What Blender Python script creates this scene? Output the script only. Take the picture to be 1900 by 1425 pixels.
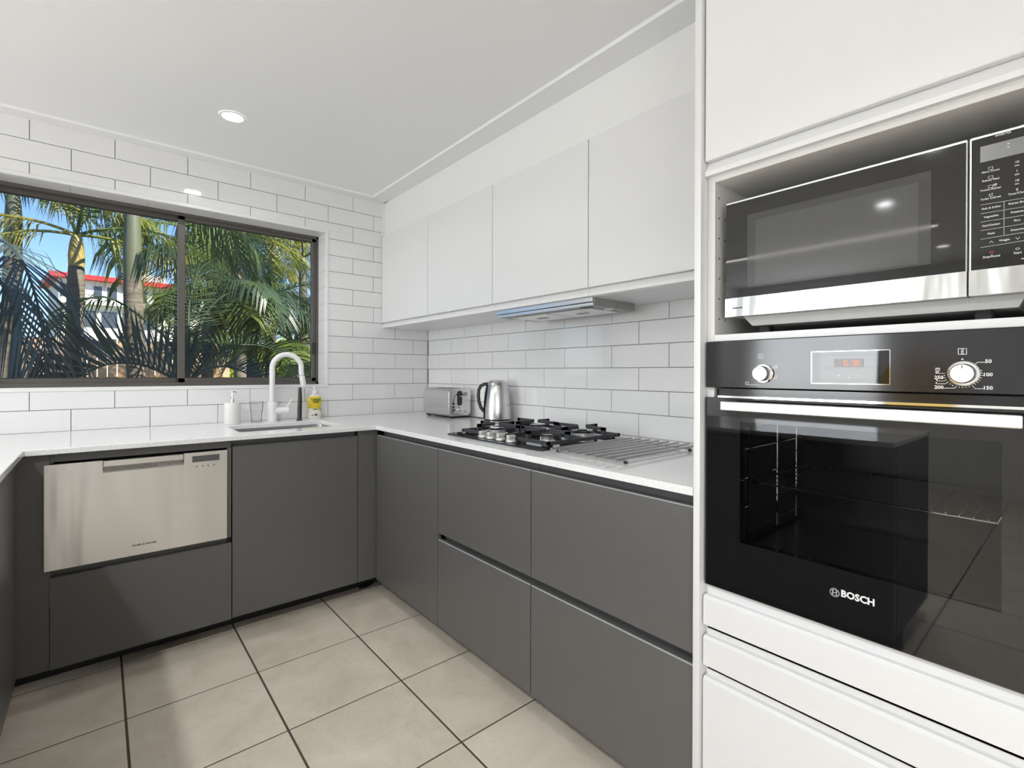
import bpy, bmesh, math, random
from mathutils import Vector, Matrix
for o in list(bpy.data.objects): bpy.data.objects.remove(o, do_unlink=True)
S = bpy.context.scene
C = S.collection
PI = math.pi

# ------------------------------------------------------------------ camera
# metres. wall_back is Y=0 (window wall), wall_right is X=0 (hob wall), floor Z=0
CX, CY, CZ = -1.8286, -3.1156, 1.1814
YAW, PITCH, ROLL = 0.70121, -0.00261, 0.00325
FPX, U0, V0 = 907.16, 950.0, 694.27
def cam_axes():
    F = Vector((math.sin(YAW), math.cos(YAW), 0)); R = Vector((math.cos(YAW), -math.sin(YAW), 0)); U = Vector((0, 0, 1))
    F2 = F*math.cos(PITCH) + U*math.sin(PITCH); U2 = U*math.cos(PITCH) - F*math.sin(PITCH)
    R3 = R*math.cos(ROLL) + U2*math.sin(ROLL); U3 = U2*math.cos(ROLL) - R*math.sin(ROLL)
    return F2, R3, U3
AF, AR, AU = cam_axes()
CAM = Vector((CX, CY, CZ))
cd = bpy.data.cameras.new('camera'); cam = bpy.data.objects.new('camera', cd); C.objects.link(cam)
m = Matrix.Identity(4)
for i in range(3):
    m[i][0] = AR[i]; m[i][1] = AU[i]; m[i][2] = -AF[i]; m[i][3] = CAM[i]
cam.matrix_world = m
cd.sensor_width = 36; cd.lens = FPX/1900*36; cd.shift_x = 0; cd.shift_y = -(712.5-V0)/1900
cd.clip_start = 0.02; cd.clip_end = 500
S.camera = cam
def ray(u, v): return AF + AR*((u-U0)/FPX) - AU*((v-V0)/FPX)
def px_x(u, v, x): d = ray(u, v); return CAM + d*((x-CX)/d.x)
def px_y(u, v, y): d = ray(u, v); return CAM + d*((y-CY)/d.y)
def px_z(u, v, z): d = ray(u, v); return CAM + d*((z-CZ)/d.z)

# ------------------------------------------------------------------ world, sun, large lights, exposure
S.view_settings.view_transform = 'Standard'; S.view_settings.look = 'None'
S.view_settings.gamma = 1; S.view_settings.use_curve_mapping = False
S.view_settings.exposure = 0.22
W = bpy.data.worlds.new('world'); S.world = W; W.use_nodes = True
wn = W.node_tree.nodes; wl = W.node_tree.links
sky = wn.new('ShaderNodeTexSky'); sky.sky_type = 'NISHITA'; sky.sun_disc = False
sky.sun_elevation = math.radians(42); sky.sun_rotation = math.radians(150); sky.air_density = 1.0; sky.dust_density = 0.0; sky.ozone_density = 2.0
wn['Background'].inputs[1].default_value = 0.17
tint = wn.new('ShaderNodeMix'); tint.data_type = 'RGBA'; tint.blend_type = 'MULTIPLY'; tint.inputs[0].default_value = 1; tint.inputs[7].default_value = (.72, .84, 1.12, 1)
wl.new(sky.outputs[0], tint.inputs[6]); wl.new(tint.outputs[2], wn['Background'].inputs[0])
sl = bpy.data.lights.new('sun', 'SUN'); sl.energy = 8.5; sl.angle = 0.009; sl.color = (1, .93, .8)
so = bpy.data.objects.new('sun', sl); C.objects.link(so)
so.rotation_euler = Vector((-0.45, 0.62, -0.70)).to_track_quat('-Z', 'Y').to_euler()   # travels towards +Y: shines over the roof on to the garden
def area(name, loc, direction, sx, sy, power, color=(1, 1, 1)):
    a = bpy.data.lights.new(name, 'AREA'); a.shape = 'RECTANGLE'; a.size = sx; a.size_y = sy; a.energy = power; a.color = color
    o = bpy.data.objects.new(name, a); C.objects.link(o); o.location = loc
    o.rotation_euler = Vector(direction).to_track_quat('-Z', 'Z').to_euler(); return o
# added fill light at an invented rear opening, and daylight through the living-side louvred window
area('rear_fill_light', (-4.5, -6.42, 1.25), (0.25, 1, 0.0), 2.8, 2.1, 46, (.96, .98, 1.0))
area('daylight_left_window', (-6.12, -0.95, 1.45), (1, 0, .15), 1.2, 1.3, 50, (.95, .98, 1))

# ------------------------------------------------------------------ materials
MATS = {}
def principled(name, base=(.8, .8, .8), rough=.5, metal=0.0, spec=.5, **kw):
    mt = bpy.data.materials.new(name); mt.use_nodes = True
    b = mt.node_tree.nodes['Principled BSDF']
    b.inputs['Base Color'].default_value = (*base, 1); b.inputs['Roughness'].default_value = rough
    b.inputs['Metallic'].default_value = metal; b.inputs['Specular IOR Level'].default_value = spec
    for k, v in kw.items(): b.inputs[k].default_value = v
    MATS[name] = mt; return mt, mt.node_tree.nodes, mt.node_tree.links, b
def noise(nt, lk, scale, detail=4, rough=.55, vec=None, stretch=None):
    tc = nt.new('ShaderNodeTexCoord'); mp = nt.new('ShaderNodeMapping'); n = nt.new('ShaderNodeTexNoise')
    lk.new(tc.outputs['Object'], mp.inputs[0])
    if stretch: mp.inputs['Scale'].default_value = stretch
    lk.new(mp.outputs[0], n.inputs['Vector'])
    n.inputs['Scale'].default_value = scale; n.inputs['Detail'].default_value = detail; n.inputs['Roughness'].default_value = rough
    return n
def ramp(nt, lk, src, stops):
    r = nt.new('ShaderNodeValToRGB'); e = r.color_ramp.elements
    while len(e) < len(stops): e.new(.5)
    for i, (p, c) in enumerate(stops): e[i].position = p; e[i].color = (*c, 1) if len(c) == 3 else c
    lk.new(src, r.inputs[0]); return r
def bump(nt, lk, src, b, strength, dist=.002):
    bp = nt.new('ShaderNodeBump'); bp.inputs['Strength'].default_value = strength; bp.inputs['Distance'].default_value = dist
    lk.new(src, bp.inputs['Height']); lk.new(bp.outputs[0], b.inputs['Normal'])
def simple(name, *a, **k): return principled(name, *a, **k)[0]
_, nt, lk, b = principled('wall_white', (.83, .83, .825), .6)
n = noise(nt, lk, 300); bump(nt, lk, n.outputs[0], b, .03)
_, nt, lk, b = principled('ceiling_white', (.87, .875, .88), .7)
n = noise(nt, lk, 200); bump(nt, lk, n.outputs[0], b, .02)
_, nt, lk, b = principled('glazed_tile', (.82, .82, .82), .07)
n = noise(nt, lk, 14, 2); bump(nt, lk, n.outputs[0], b, .10, .004)
simple('tile_trim', (.82, .82, .82), .25)
_, nt, lk, b = principled('grout_grey', (.36, .35, .33), .9)
n = noise(nt, lk, 120); bump(nt, lk, n.outputs[0], b, .2)
# floor tile: warm mottled stone, object info gives each tile its own patch
_, nt, lk, b = principled('floor_stone', (.55, .49, .41), .42)
tc = nt.new('ShaderNodeTexCoord'); oi = nt.new('ShaderNodeObjectInfo'); mp = nt.new('ShaderNodeMapping')
ml = nt.new('ShaderNodeVectorMath'); ml.operation = 'MULTIPLY'; ml.inputs[1].default_value = (1, 1, 1)
cb = nt.new('ShaderNodeCombineXYZ'); mu = nt.new('ShaderNodeMath'); mu.operation = 'MULTIPLY'; mu.inputs[1].default_value = 40
lk.new(oi.outputs['Random'], mu.inputs[0]); lk.new(mu.outputs[0], cb.inputs[0]); lk.new(mu.outputs[0], cb.inputs[2])
lk.new(tc.outputs['Object'], mp.inputs[0]); lk.new(cb.outputs[0], mp.inputs['Location'])
n1 = nt.new('ShaderNodeTexNoise'); n1.inputs['Scale'].default_value = 5; n1.inputs['Detail'].default_value = 8; n1.inputs['Roughness'].default_value = .62; n1.inputs['Distortion'].default_value = .6
lk.new(mp.outputs[0], n1.inputs['Vector'])
r = ramp(nt, lk, n1.outputs[0], [(.28, (.575, .505, .405)), (.5, (.67, .595, .495)), (.72, (.74, .67, .57))])
n2 = nt.new('ShaderNodeTexNoise'); n2.inputs['Scale'].default_value = 60; n2.inputs['Detail'].default_value = 3; lk.new(mp.outputs[0], n2.inputs['Vector'])
mx = nt.new('ShaderNodeMix'); mx.data_type = 'RGBA'; mx.blend_type = 'MULTIPLY'; mx.inputs[0].default_value = .35
r2 = ramp(nt, lk, n2.outputs[0], [(.25, (.75, .75, .75)), (.45, (1, 1, 1))])
lk.new(r.outputs[0], mx.inputs[6]); lk.new(r2.outputs[0], mx.inputs[7]); lk.new(mx.outputs[2], b.inputs['Base Color'])
bump(nt, lk, n1.outputs[0], b, .18, .004)
_, nt, lk, b = principled('floor_grout', (.075, .062, .045), .9)
n = noise(nt, lk, 80); bump(nt, lk, n.outputs[0], b, .4)
_, nt, lk, b = principled('charcoal_laminate', (.105, .102, .098), .36)
n = noise(nt, lk, 30, 5, .6, stretch=(1, 1, 14)); r = ramp(nt, lk, n.outputs[0], [(.3, (.115, .112, .106)), (.7, (.132, .129, .123))]); lk.new(r.outputs[0], b.inputs['Base Color'])
n = noise(nt, lk, 500); bump(nt, lk, n.outputs[0], b, .04)
simple('charcoal_edge', (.13, .13, .13), .28)
simple('edge_highlight', (.36, .36, .37), .3)  # lighter colour stands in for the lit line along front top edges
simple('charcoal_shadow', (.03, .03, .03), .6)
simple('kick_black', (.012, .012, .012), .5)
_, nt, lk, b = principled('white_satin', (.785, .785, .785), .32)
n = noise(nt, lk, 400); bump(nt, lk, n.outputs[0], b, .015)
simple('white_melamine', (.72, .71, .69), .45)
simple('dark_hole', (.02, .02, .02), .8)
_, nt, lk, b = principled('quartz', (.80, .80, .79), .10)
n = noise(nt, lk, 420, 2); r = ramp(nt, lk, n.outputs[0], [(.30, (.55, .54, .52)), (.42, (.85, .848, .84)), (.6, (.88, .878, .875))]); lk.new(r.outputs[0], b.inputs['Base Color'])
def steel(name, stretch, base=.62, rough=.27, amp=.12):
    _, nt, lk, b = principled(name, (base, base, base*.985), rough, 1.0)
    n = noise(nt, lk, 240, 2, .5, stretch=stretch)
    r = ramp(nt, lk, n.outputs[0], [(.2, (rough-amp/2,)*3), (.8, (rough+amp/2,)*3)]); lk.new(r.outputs[0], b.inputs['Roughness'])
    bump(nt, lk, n.outputs[0], b, .012, .001)
    b.inputs['Anisotropic'].default_value = .5
steel('steel_brushed_x', (.4, 8, 18)); steel('steel_brushed_y', (8, .4, 18)); steel('steel_vertical', (14, 14, .4), .6, .24)
_, nt, lk, b = principled('steel_door', (.66, .66, .65), .26, 1.0)
n = noise(nt, lk, 7, 2, .5, stretch=(1, 1, .12)); bump(nt, lk, n.outputs[0], b, .35, .02)
tg = nt.new('ShaderNodeTangent'); tg.direction_type = 'RADIAL'; tg.axis = 'Z'; lk.new(tg.outputs[0], b.inputs['Tangent'])
b.inputs['Anisotropic'].default_value = .8; b.inputs['Anisotropic Rotation'].default_value = .25
_, nt, lk, b = principled('steel_trim', (.50, .50, .49), .24, 1.0)
n = noise(nt, lk, 9, 3, .5, stretch=(1, 1, .15)); bump(nt, lk, n.outputs[0], b, .5, .02)
simple('steel_polished', (.66, .66, .65), .16, 1.0)
simple('steel_rod', (.40, .40, .39), .28, 1.0)
simple('chrome', (.8, .8, .8), .05, 1.0)
simple('aluminium_satin', (.78, .78, .77), .3, .9)
simple('black_glass', (.008, .008, .009), .03, 0, .6)
simple('black_enamel', (.015, .015, .017), .10)
simple('cast_iron', (.045, .046, .052), .5)
simple('black_plastic', (.02, .02, .02), .35)
simple('dark_rubber', (.015, .015, .015), .7)
simple('grey_metal', (.34, .34, .33), .45, .3)
simple('knob_silver', (.62, .61, .57), .35, .35)
simple('print_white', (.78, .78, .78), .5)
simple('print_dark', (.03, .03, .035), .5)
simple('print_red', (.5, .05, .04), .5)
simple('print_green', (.02, .16, .05), .5)
simple('lcd_grey', (.20, .20, .20), .25)
simple('lcd_dark', (.10, .10, .10), .3)
simple('oven_enamel', (.05, .05, .052), .3)
simple('burner_alu', (.72, .72, .70), .35, .8)
simple('matt_white', (.84, .84, .84), .38)
simple('ceramic_white', (.80, .79, .78), .3)
simple('bronze_frame', (.125, .115, .105), .42, .45)
simple('bronze_dark', (.03, .03, .03), .5)
simple('yellow_liquid', (.80, .60, .03), .2)
simple('bottle_label', (.85, .84, .74), .4)
simple('lime_print', (.35, .45, .05), .5)
# emissive
def emis(name, col, strength):
    mt = bpy.data.materials.new(name); mt.use_nodes = True; nt = mt.node_tree.nodes; nt.remove(nt['Principled BSDF'])
    e = nt.new('ShaderNodeEmission'); e.inputs[0].default_value = (*col, 1); e.inputs[1].default_value = strength
    mt.node_tree.links.new(e.outputs[0], nt['Material Output'].inputs[0]); MATS[name] = mt
emis('lamp_glow', (1, .97, .92), 14.0)
emis('led_red', (1, .30, .18), 1.5)
emis('led_display', (.42, .41, .41), 1.0)
emis('led_white', (.9, .95, 1), .8)
# thin glass: mostly clear with fresnel reflection
def thin_glass(name, tint, ior=1.45, refl_rough=0.0):
    mt = bpy.data.materials.new(name); mt.use_nodes = True; nt = mt.node_tree.nodes; lk = mt.node_tree.links
    nt.remove(nt['Principled BSDF'])
    t = nt.new('ShaderNodeBsdfTransparent'); t.inputs[0].default_value = (*tint, 1)
    g = nt.new('ShaderNodeBsdfGlossy'); g.inputs['Roughness'].default_value = refl_rough
    f = nt.new('ShaderNodeFresnel'); f.inputs[0].default_value = ior; mx = nt.new('ShaderNodeMixShader')
    lk.new(f.outputs[0], mx.inputs[0]); lk.new(t.outputs[0], mx.inputs[1]); lk.new(g.outputs[0], mx.inputs[2])
    lk.new(mx.outputs[0], nt['Material Output'].inputs[0]); MATS[name] = mt
thin_glass('window_glass', (.97, .98, .98), 1.25)
thin_glass('oven_glass', (.72, .72, .72), 1.4)
thin_glass('tumbler_glass', (.93, .935, .935), 1.10)
# microwave window: fine dotted screen behind dark glass
_, nt, lk, b = principled('screen_mesh', (.06, .06, .06), .06)
tc = nt.new('ShaderNodeTexCoord'); vo = nt.new('ShaderNodeTexVoronoi'); vo.inputs['Scale'].default_value = 420; vo.inputs['Randomness'].default_value = 0
lk.new(tc.outputs['Object'], vo.inputs['Vector']); r = ramp(nt, lk, vo.outputs['Distance'], [(.25, (.03, .03, .03)), (.5, (.12, .12, .12))]); lk.new(r.outputs[0], b.inputs['Base Color'])
simple('screen_border', (.055, .055, .055), .05)
# outdoors
def leafmat(name, c1, c2, trans):
    _, nt, lk, b = principled(name, c1, .38)
    n = noise(nt, lk, 3, 3); r = ramp(nt, lk, n.outputs[0], [(.35, c1), (.65, c2)]); lk.new(r.outputs[0], b.inputs['Base Color'])
    tr = nt.new('ShaderNodeBsdfTranslucent'); lk.new(r.outputs[0], tr.inputs[0]); mx = nt.new('ShaderNodeMixShader'); mx.inputs[0].default_value = trans
    out = nt['Material Output']; lk.new(b.outputs[0], mx.inputs[1]); lk.new(tr.outputs[0], mx.inputs[2]); lk.new(mx.outputs[0], out.inputs[0])
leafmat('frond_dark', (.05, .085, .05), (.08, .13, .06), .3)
leafmat('frond_sky_sheen', (.07, .10, .105), (.10, .145, .125), .2)  # bluish sky reflection mixed into the colour of the near fronds
MATS['frond_sky_sheen'].node_tree.nodes['Principled BSDF'].inputs['Roughness'].default_value = .22
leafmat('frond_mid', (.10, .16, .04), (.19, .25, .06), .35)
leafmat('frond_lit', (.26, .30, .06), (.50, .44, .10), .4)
leafmat('leaf_lime', (.28, .40, .05), (.52, .58, .09), .4)
_, nt, lk, b = principled('palm_trunk', (.28, .24, .19), .8)
n = noise(nt, lk, 10, 4, .6, stretch=(1, 1, 5)); r = ramp(nt, lk, n.outputs[0], [(.3, (.10, .085, .065)), (.7, (.24, .21, .165))]); lk.new(r.outputs[0], b.inputs['Base Color']); bump(nt, lk, n.outputs[0], b, .5, .01)
simple('crown_shaft', (.13, .145, .085), .5)
simple('crown_yellow', (.42, .33, .10), .5)
_, nt, lk, b = principled('fence_timber', (.55, .33, .17), .75)
oi = nt.new('ShaderNodeObjectInfo'); r = ramp(nt, lk, oi.outputs['Random'], [(0, (.50, .30, .16)), (.5, (.62, .42, .25)), (1, (.58, .44, .36))]); lk.new(r.outputs[0], b.inputs['Base Color'])
simple('fence_rail', (.66, .40, .16), .7)
simple('render_cream', (.78, .73, .62), .8)
simple('render_white', (.85, .84, .80), .8)
simple('roof_red', (.70, .035, .03), .5)
simple('far_window', (.06, .07, .09), .15)
_, nt, lk, b = principled('garden_soil', (.12, .11, .06), .95)
n = noise(nt, lk, 3, 6); r = ramp(nt, lk, n.outputs[0], [(.35, (.10, .085, .05)), (.6, (.13, .18, .05))]); lk.new(r.outputs[0], b.inputs['Base Color'])
_, nt, lk, b = principled('rattan', (.62, .42, .10), .6)
n = noise(nt, lk, 20, 4, .5, stretch=(1, 6, 1)); r = ramp(nt, lk, n.outputs[0], [(.3, (.5, .33, .07)), (.7, (.68, .48, .13))]); lk.new(r.outputs[0], b.inputs['Base Color'])
simple('louvre_white', (.8, .8, .8), .4)

# ------------------------------------------------------------------ mesh helpers
ORG = {}
def bm_new(): return bmesh.new()
def box(bm, x0, x1, y0, y1, z0, z1):
    x0, x1 = min(x0, x1), max(x0, x1); y0, y1 = min(y0, y1), max(y0, y1); z0, z1 = min(z0, z1), max(z0, z1)
    v = [bm.verts.new(c) for c in ((x0,y0,z0),(x1,y0,z0),(x1,y1,z0),(x0,y1,z0),(x0,y0,z1),(x1,y0,z1),(x1,y1,z1),(x0,y1,z1))]
    fs = [bm.faces.new([v[i] for i in f]) for f in ((3,2,1,0),(4,5,6,7),(0,1,5,4),(1,2,6,5),(2,3,7,6),(3,0,4,7))]
    return v, fs
def rbox(bm, x0, x1, y0, y1, z0, z1, r=.002, seg=2, filt=None):
    v, fs = box(bm, x0, x1, y0, y1, z0, z1)
    es = {e for f in fs for e in f.edges}
    if filt: es = {e for e in es if filt(e)}
    bmesh.ops.bevel(bm, geom=list(es), offset=r, segments=seg, affect='EDGES', profile=.5)
def vert_edge(ax):
    def f(e):
        d = e.verts[0].co - e.verts[1].co; k = 'xyz'.index(ax)
        return abs(d[k]) > 1e-6 and all(abs(d[j]) < 1e-9 for j in range(3) if j != k)
    return f
def prism(bm, poly, axis, a0, a1):
    """poly: list of 2D points in the plane normal to axis. axis x->(y,z), y->(x,z), z->(x,y)"""
    def mk(p, a):
        if axis == 'x': return (a, p[0], p[1])
        if axis == 'y': return (p[0], a, p[1])
        return (p[0], p[1], a)
    A = [bm.verts.new(mk(p, a0)) for p in poly]; B = [bm.verts.new(mk(p, a1)) for p in poly]
    n = len(poly)
    bm.faces.new(A[::-1]); bm.faces.new(B)
    for i in range(n): bm.faces.new((A[i], A[(i+1) % n], B[(i+1) % n], B[i]))
def frame_of(d):
    d = d.normalized(); a = Vector((0, 0, 1)) if abs(d.z) < .9 else Vector((1, 0, 0))
    s = d.cross(a).normalized(); return s, s.cross(d).normalized()
def tube(bm, pts, r, seg=8, caps=True, closed=False):
    pts = [Vector(p) for p in pts]; n = len(pts); rings = []
    rs = r if isinstance(r, (list, tuple)) else [r]*n
    s = None
    for i, p in enumerate(pts):
        if closed: d = pts[(i+1) % n] - pts[i-1]
        else: d = (pts[min(i+1, n-1)] - pts[max(i-1, 0)])
        d.normalize()
        if s is None: s, t = frame_of(d)
        else:
            s = (s - d*s.dot(d)).normalized(); t = s.cross(d).normalized()
        rings.append([bm.verts.new(p + (s*math.cos(2*PI*k/seg) + t*math.sin(2*PI*k/seg))*rs[i]) for k in range(seg)])
    m_ = n if closed else n-1
    for i in range(m_):
        A, B = rings[i], rings[(i+1) % n]
        for k in range(seg): bm.faces.new((A[k], A[(k+1) % seg], B[(k+1) % seg], B[k]))
    if caps and not closed: bm.faces.new(rings[0][::-1]); bm.faces.new(rings[-1])
def lathe(bm, prof, cx, cy, seg=32, sx=1, sy=1, cap=True):
    """prof: (r, z) list bottom to top around vertical axis"""
    rings = []
    for r_, z in prof:
        rings.append([bm.verts.new((cx + sx*r_*math.cos(2*PI*k/seg), cy + sy*r_*math.sin(2*PI*k/seg), z)) for k in range(seg)])
    for A, B in zip(rings, rings[1:]):
        for k in range(seg): bm.faces.new((A[k], A[(k+1) % seg], B[(k+1) % seg], B[k]))
    if cap: bm.faces.new(rings[0][::-1]); bm.faces.new(rings[-1])
def disc_x(bm, prof, x_sign, cy, cz, seg=40):
    """turned part on a horizontal X axis; prof: (x, r)"""
    rings = []
    for x, r_ in prof:
        rings.append([bm.verts.new((x, cy + r_*math.cos(2*PI*k/seg), cz + r_*math.sin(2*PI*k/seg))) for k in range(seg)])
    for A, B in zip(rings, rings[1:]):
        for k in range(seg): bm.faces.new((A[k], A[(k+1) % seg], B[(k+1) % seg], B[k]))
    bm.faces.new(rings[0][::-1]); bm.faces.new(rings[-1])
def arc(cx, cy, r, a0, a1, n): return [(cx + r*math.cos(a0+(a1-a0)*i/n), cy + r*math.sin(a0+(a1-a0)*i/n)) for i in range(n+1)]
def rrect(x0, x1, y0, y1, r, n=6):
    return arc(x1-r, y1-r, r, 0, PI/2, n) + arc(x0+r, y1-r, r, PI/2, PI, n) + arc(x0+r, y0+r, r, PI, 1.5*PI, n) + arc(x1-r, y0+r, r, 1.5*PI, 2*PI, n)
def obj(name, bm, mat, parent=None, smooth=False, origin=None):
    bmesh.ops.recalc_face_normals(bm, faces=bm.faces)
    if parent is not None: org = ORG[parent.name]
    elif origin is not None: org = Vector(origin)
    else:
        xs = [v.co.x for v in bm.verts]; ys = [v.co.y for v in bm.verts]; zs = [v.co.z for v in bm.verts]
        org = Vector(((min(xs)+max(xs))/2, (min(ys)+max(ys))/2, min(zs)))
    for v in bm.verts: v.co -= org
    me = bpy.data.meshes.new(name); bm.to_mesh(me); bm.free()
    me.materials.append(MATS[mat] if isinstance(mat, str) else mat)
    if smooth:
        for p_ in me.polygons: p_.use_smooth = True
        try: me.set_sharp_from_angle(angle=math.radians(35))
        except Exception: pass
    o = bpy.data.objects.new(name, me); C.objects.link(o)
    if parent is not None: o.parent = parent
    else: o.location = org
    ORG[o.name] = org
    return o
def tag(o, label, cat, group=None, kind=None):
    if label: o['label'] = label
    if cat: o['category'] = cat
    if group: o['group'] = group
    if kind: o['kind'] = kind
    return o
def thing(name, label, cat, loc, group=None):
    o = bpy.data.objects.new(name, None); C.objects.link(o); o.location = loc; o.empty_display_size = .1
    ORG[o.name] = Vector(loc); return tag(o, label, cat, group)
def struct(o, label, cat='structure'): o['kind'] = 'structure'; return tag(o, label, cat)
def part(name, mat, parent, fn, *a, smooth=False, **k):
    bm = bm_new(); fn(bm, *a, **k); return obj(name, bm, mat, parent, smooth)
def P_box(name, mat, parent, *a): return part(name, mat, parent, box, *a)
def P_rbox(name, mat, parent, *a, r=.002, seg=2): return part(name, mat, parent, rbox, *a, r, seg, smooth=True)
_dg = None
def text_bm(bm, s, size, loc, facing, align='CENTER', bold=0.0, sx=1.0):
    cu = bpy.data.curves.new('t', 'FONT'); cu.body = s; cu.size = size; cu.align_x = align; cu.align_y = 'CENTER'; cu.offset = bold; cu.resolution_u = 2
    o = bpy.data.objects.new('t', cu); C.objects.link(o)
    bpy.context.view_layer.update(); dg = bpy.context.evaluated_depsgraph_get()
    me = bpy.data.meshes.new_from_object(o.evaluated_get(dg))
    X, Y = {'-x': (Vector((0, -1, 0)), Vector((0, 0, 1))), '-y': (Vector((1, 0, 0)), Vector((0, 0, 1)))}[facing] if isinstance(facing, str) else facing
    L = Vector(loc); vs = [bm.verts.new(L + X*v.co.x*sx + Y*v.co.y) for v in me.vertices]
    for p_ in me.polygons:
        try: bm.faces.new([vs[i] for i in p_.vertices])
        except ValueError: pass
    bpy.data.objects.remove(o); bpy.data.curves.remove(cu); bpy.data.meshes.remove(me)
def stroke(bm, pts, w, axis_n):
    """flat polyline of width w; pts 3D; axis_n surface normal"""
    N = Vector(axis_n)
    for a, b_ in zip(pts, pts[1:]):
        a, b_ = Vector(a), Vector(b_); d = (b_-a)
        if d.length < 1e-9: continue
        d.normalize(); s = d.cross(N).normalized()*w/2; a -= d*w*.3; b_ = b_ + d*w*.3
        bm.faces.new([bm.verts.new(q) for q in (a-s, b_-s, b_+s, a+s)])

# ================================================================== STRUCTURE
XL, YR = -6.2, -6.5            # living-side wall and rear wall
ZC = 2.337                      # ceiling
H, TW = .10266, .302            # wall tile pitch
ZT = 2.336                      # top of tile row 0
GX0 = -6.8591*TW                # X of tile joint 0
WX0, WX1, WZ0, WZ1 = -2.238, -.738, 1.105, 2.062   # window opening
WY = .13                        # face of the window frame
# --- floor with separate stone tiles
bm = bm_new(); box(bm, XL-.1, .12, YR-.1, .16, -.12, -.0016); floor = struct(obj('floor', bm, 'floor_grout', origin=(0, 0, 0)), 'beige stone tiled kitchen floor with dark grout', 'floor')
FP = .4085; FX0, FY0 = -.9415, -1.0035
tile_me = None
for i in range(-13, 3):
    for j in range(-14, 3):
        x0 = FX0 + i*FP + .0035; x1 = FX0 + (i+1)*FP - .0035; y0 = FY0 + j*FP + .0030; y1 = FY0 + (j+1)*FP - .0030
        full = x1 < 0 and y1 < 0 and x0 > XL and y0 > YR
        if full and tile_me:
            o = bpy.data.objects.new('floor_tile', tile_me); C.objects.link(o); o.parent = floor; o.location = ((x0+x1)/2, (y0+y1)/2, 0)
            continue
        x0c, x1c, y0c, y1c = max(x0, XL), min(x1, -.001), max(y0, YR), min(y1, -.001)
        if x1c - x0c < .01 or y1c - y0c < .01: continue
        bm = bm_new(); mx_, my_ = (x0+x1)/2, (y0+y1)/2
        rbox(bm, x0c-mx_, x1c-mx_, y0c-my_, y1c-my_, -.008, 0, .001, 1)
        bmesh.ops.recalc_face_normals(bm, faces=bm.faces)
        me = bpy.data.meshes.new('floor_tile'); bm.to_mesh(me); bm.free(); me.materials.append(MATS['floor_stone'])
        o = bpy.data.objects.new('floor_tile', me); C.objects.link(o); o.parent = floor; o.location = (mx_, my_, 0)
        if full: tile_me = me
# --- ceiling (runs on unseen past the rear opening, added to block the sun)
bm = bm_new(); box(bm, XL-.5, .6, YR-3.0, .45, ZC, ZC+.25)
ceiling = struct(obj('ceiling', bm, 'ceiling_white', origin=(0, 0, ZC)), 'smooth white painted ceiling', 'ceiling')
# --- window wall with opening(s)
def wall_with_holes(name, axis, pos0, pos1, a0, a1, z0, z1, holes, mat):
    """wall slab normal to axis ('x' or 'y') made of blocks around rectangular holes (a0,a1,z0,z1)"""
    bm = bm_new(); cuts = sorted({a0, a1, *[h[0] for h in holes], *[h[1] for h in holes]})
    for s, e in zip(cuts, cuts[1:]):
        hs = [h for h in holes if h[0] <= s+1e-6 and h[1] >= e-1e-6]
        zs = [z0] + [v for h in sorted(hs, key=lambda h: h[2]) for v in (h[2], h[3])] + [z1]
        for k in range(0, len(zs), 2):
            if zs[k+1] - zs[k] > 1e-5:
                if axis == 'y': box(bm, s, e, pos0, pos1, zs[k], zs[k+1])
                else: box(bm, pos0, pos1, s, e, zs[k], zs[k+1])
    return obj(name, bm, mat, origin=(0, 0, 0))
LW = (-5.75, -4.55, .95, 2.15)
wall_back = struct(wall_with_holes('wall_back', 'y', .009, .24, XL-.2, .2, -.1, ZC, [(WX0, WX1, WZ0, WZ1), LW], 'grout_grey'), 'window wall faced with white subway tiles', 'wall')
wall_right = struct(wall_with_holes('wall_right', 'x', .009, .2, YR-.2, .009, -.1, ZC, [], 'grout_grey'), 'hob wall faced with white subway tiles', 'wall')
LW2 = (-1.6, -.25, .85, 2.15)
wall_left = struct(wall_with_holes('wall_left', 'x', XL-.2, XL, YR-.2, .009, -.1, ZC, [LW2], 'wall_white'), 'white painted wall of the living side', 'wall')
RD = (-5.95, -3.1, 0.0, 2.15)  # unseen opening added for the rear fill light
wall_front = struct(wall_with_holes('wall_front', 'y', YR-.2, YR, XL, .009, -.1, ZC, [RD], 'wall_white'), 'white painted rear wall with a wide opening added for fill light', 'wall')
# plaster continues on the left living part of the window wall
def slab_cut(bm, x0, x1, z0, z1, holes, y0, y1):
    cuts = sorted({x0, x1, *[h for hh in holes for h in hh[:2] if x0 < h < x1]})
    for s, e in zip(cuts, cuts[1:]):
        hs = [h for h in holes if h[0] <= s+1e-6 and h[1] >= e-1e-6]
        zs = [z0] + [v for h in hs for v in (h[2], h[3])] + [z1]
        for k in range(0, len(zs), 2): box(bm, s, e, y0, y1, zs[k], zs[k+1])
bm = bm_new(); slab_cut(bm, XL, -2.70, 0, ZC, [LW], 0.0, .009)
obj('plaster_lining', bm, 'wall_white', wall_back)

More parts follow.
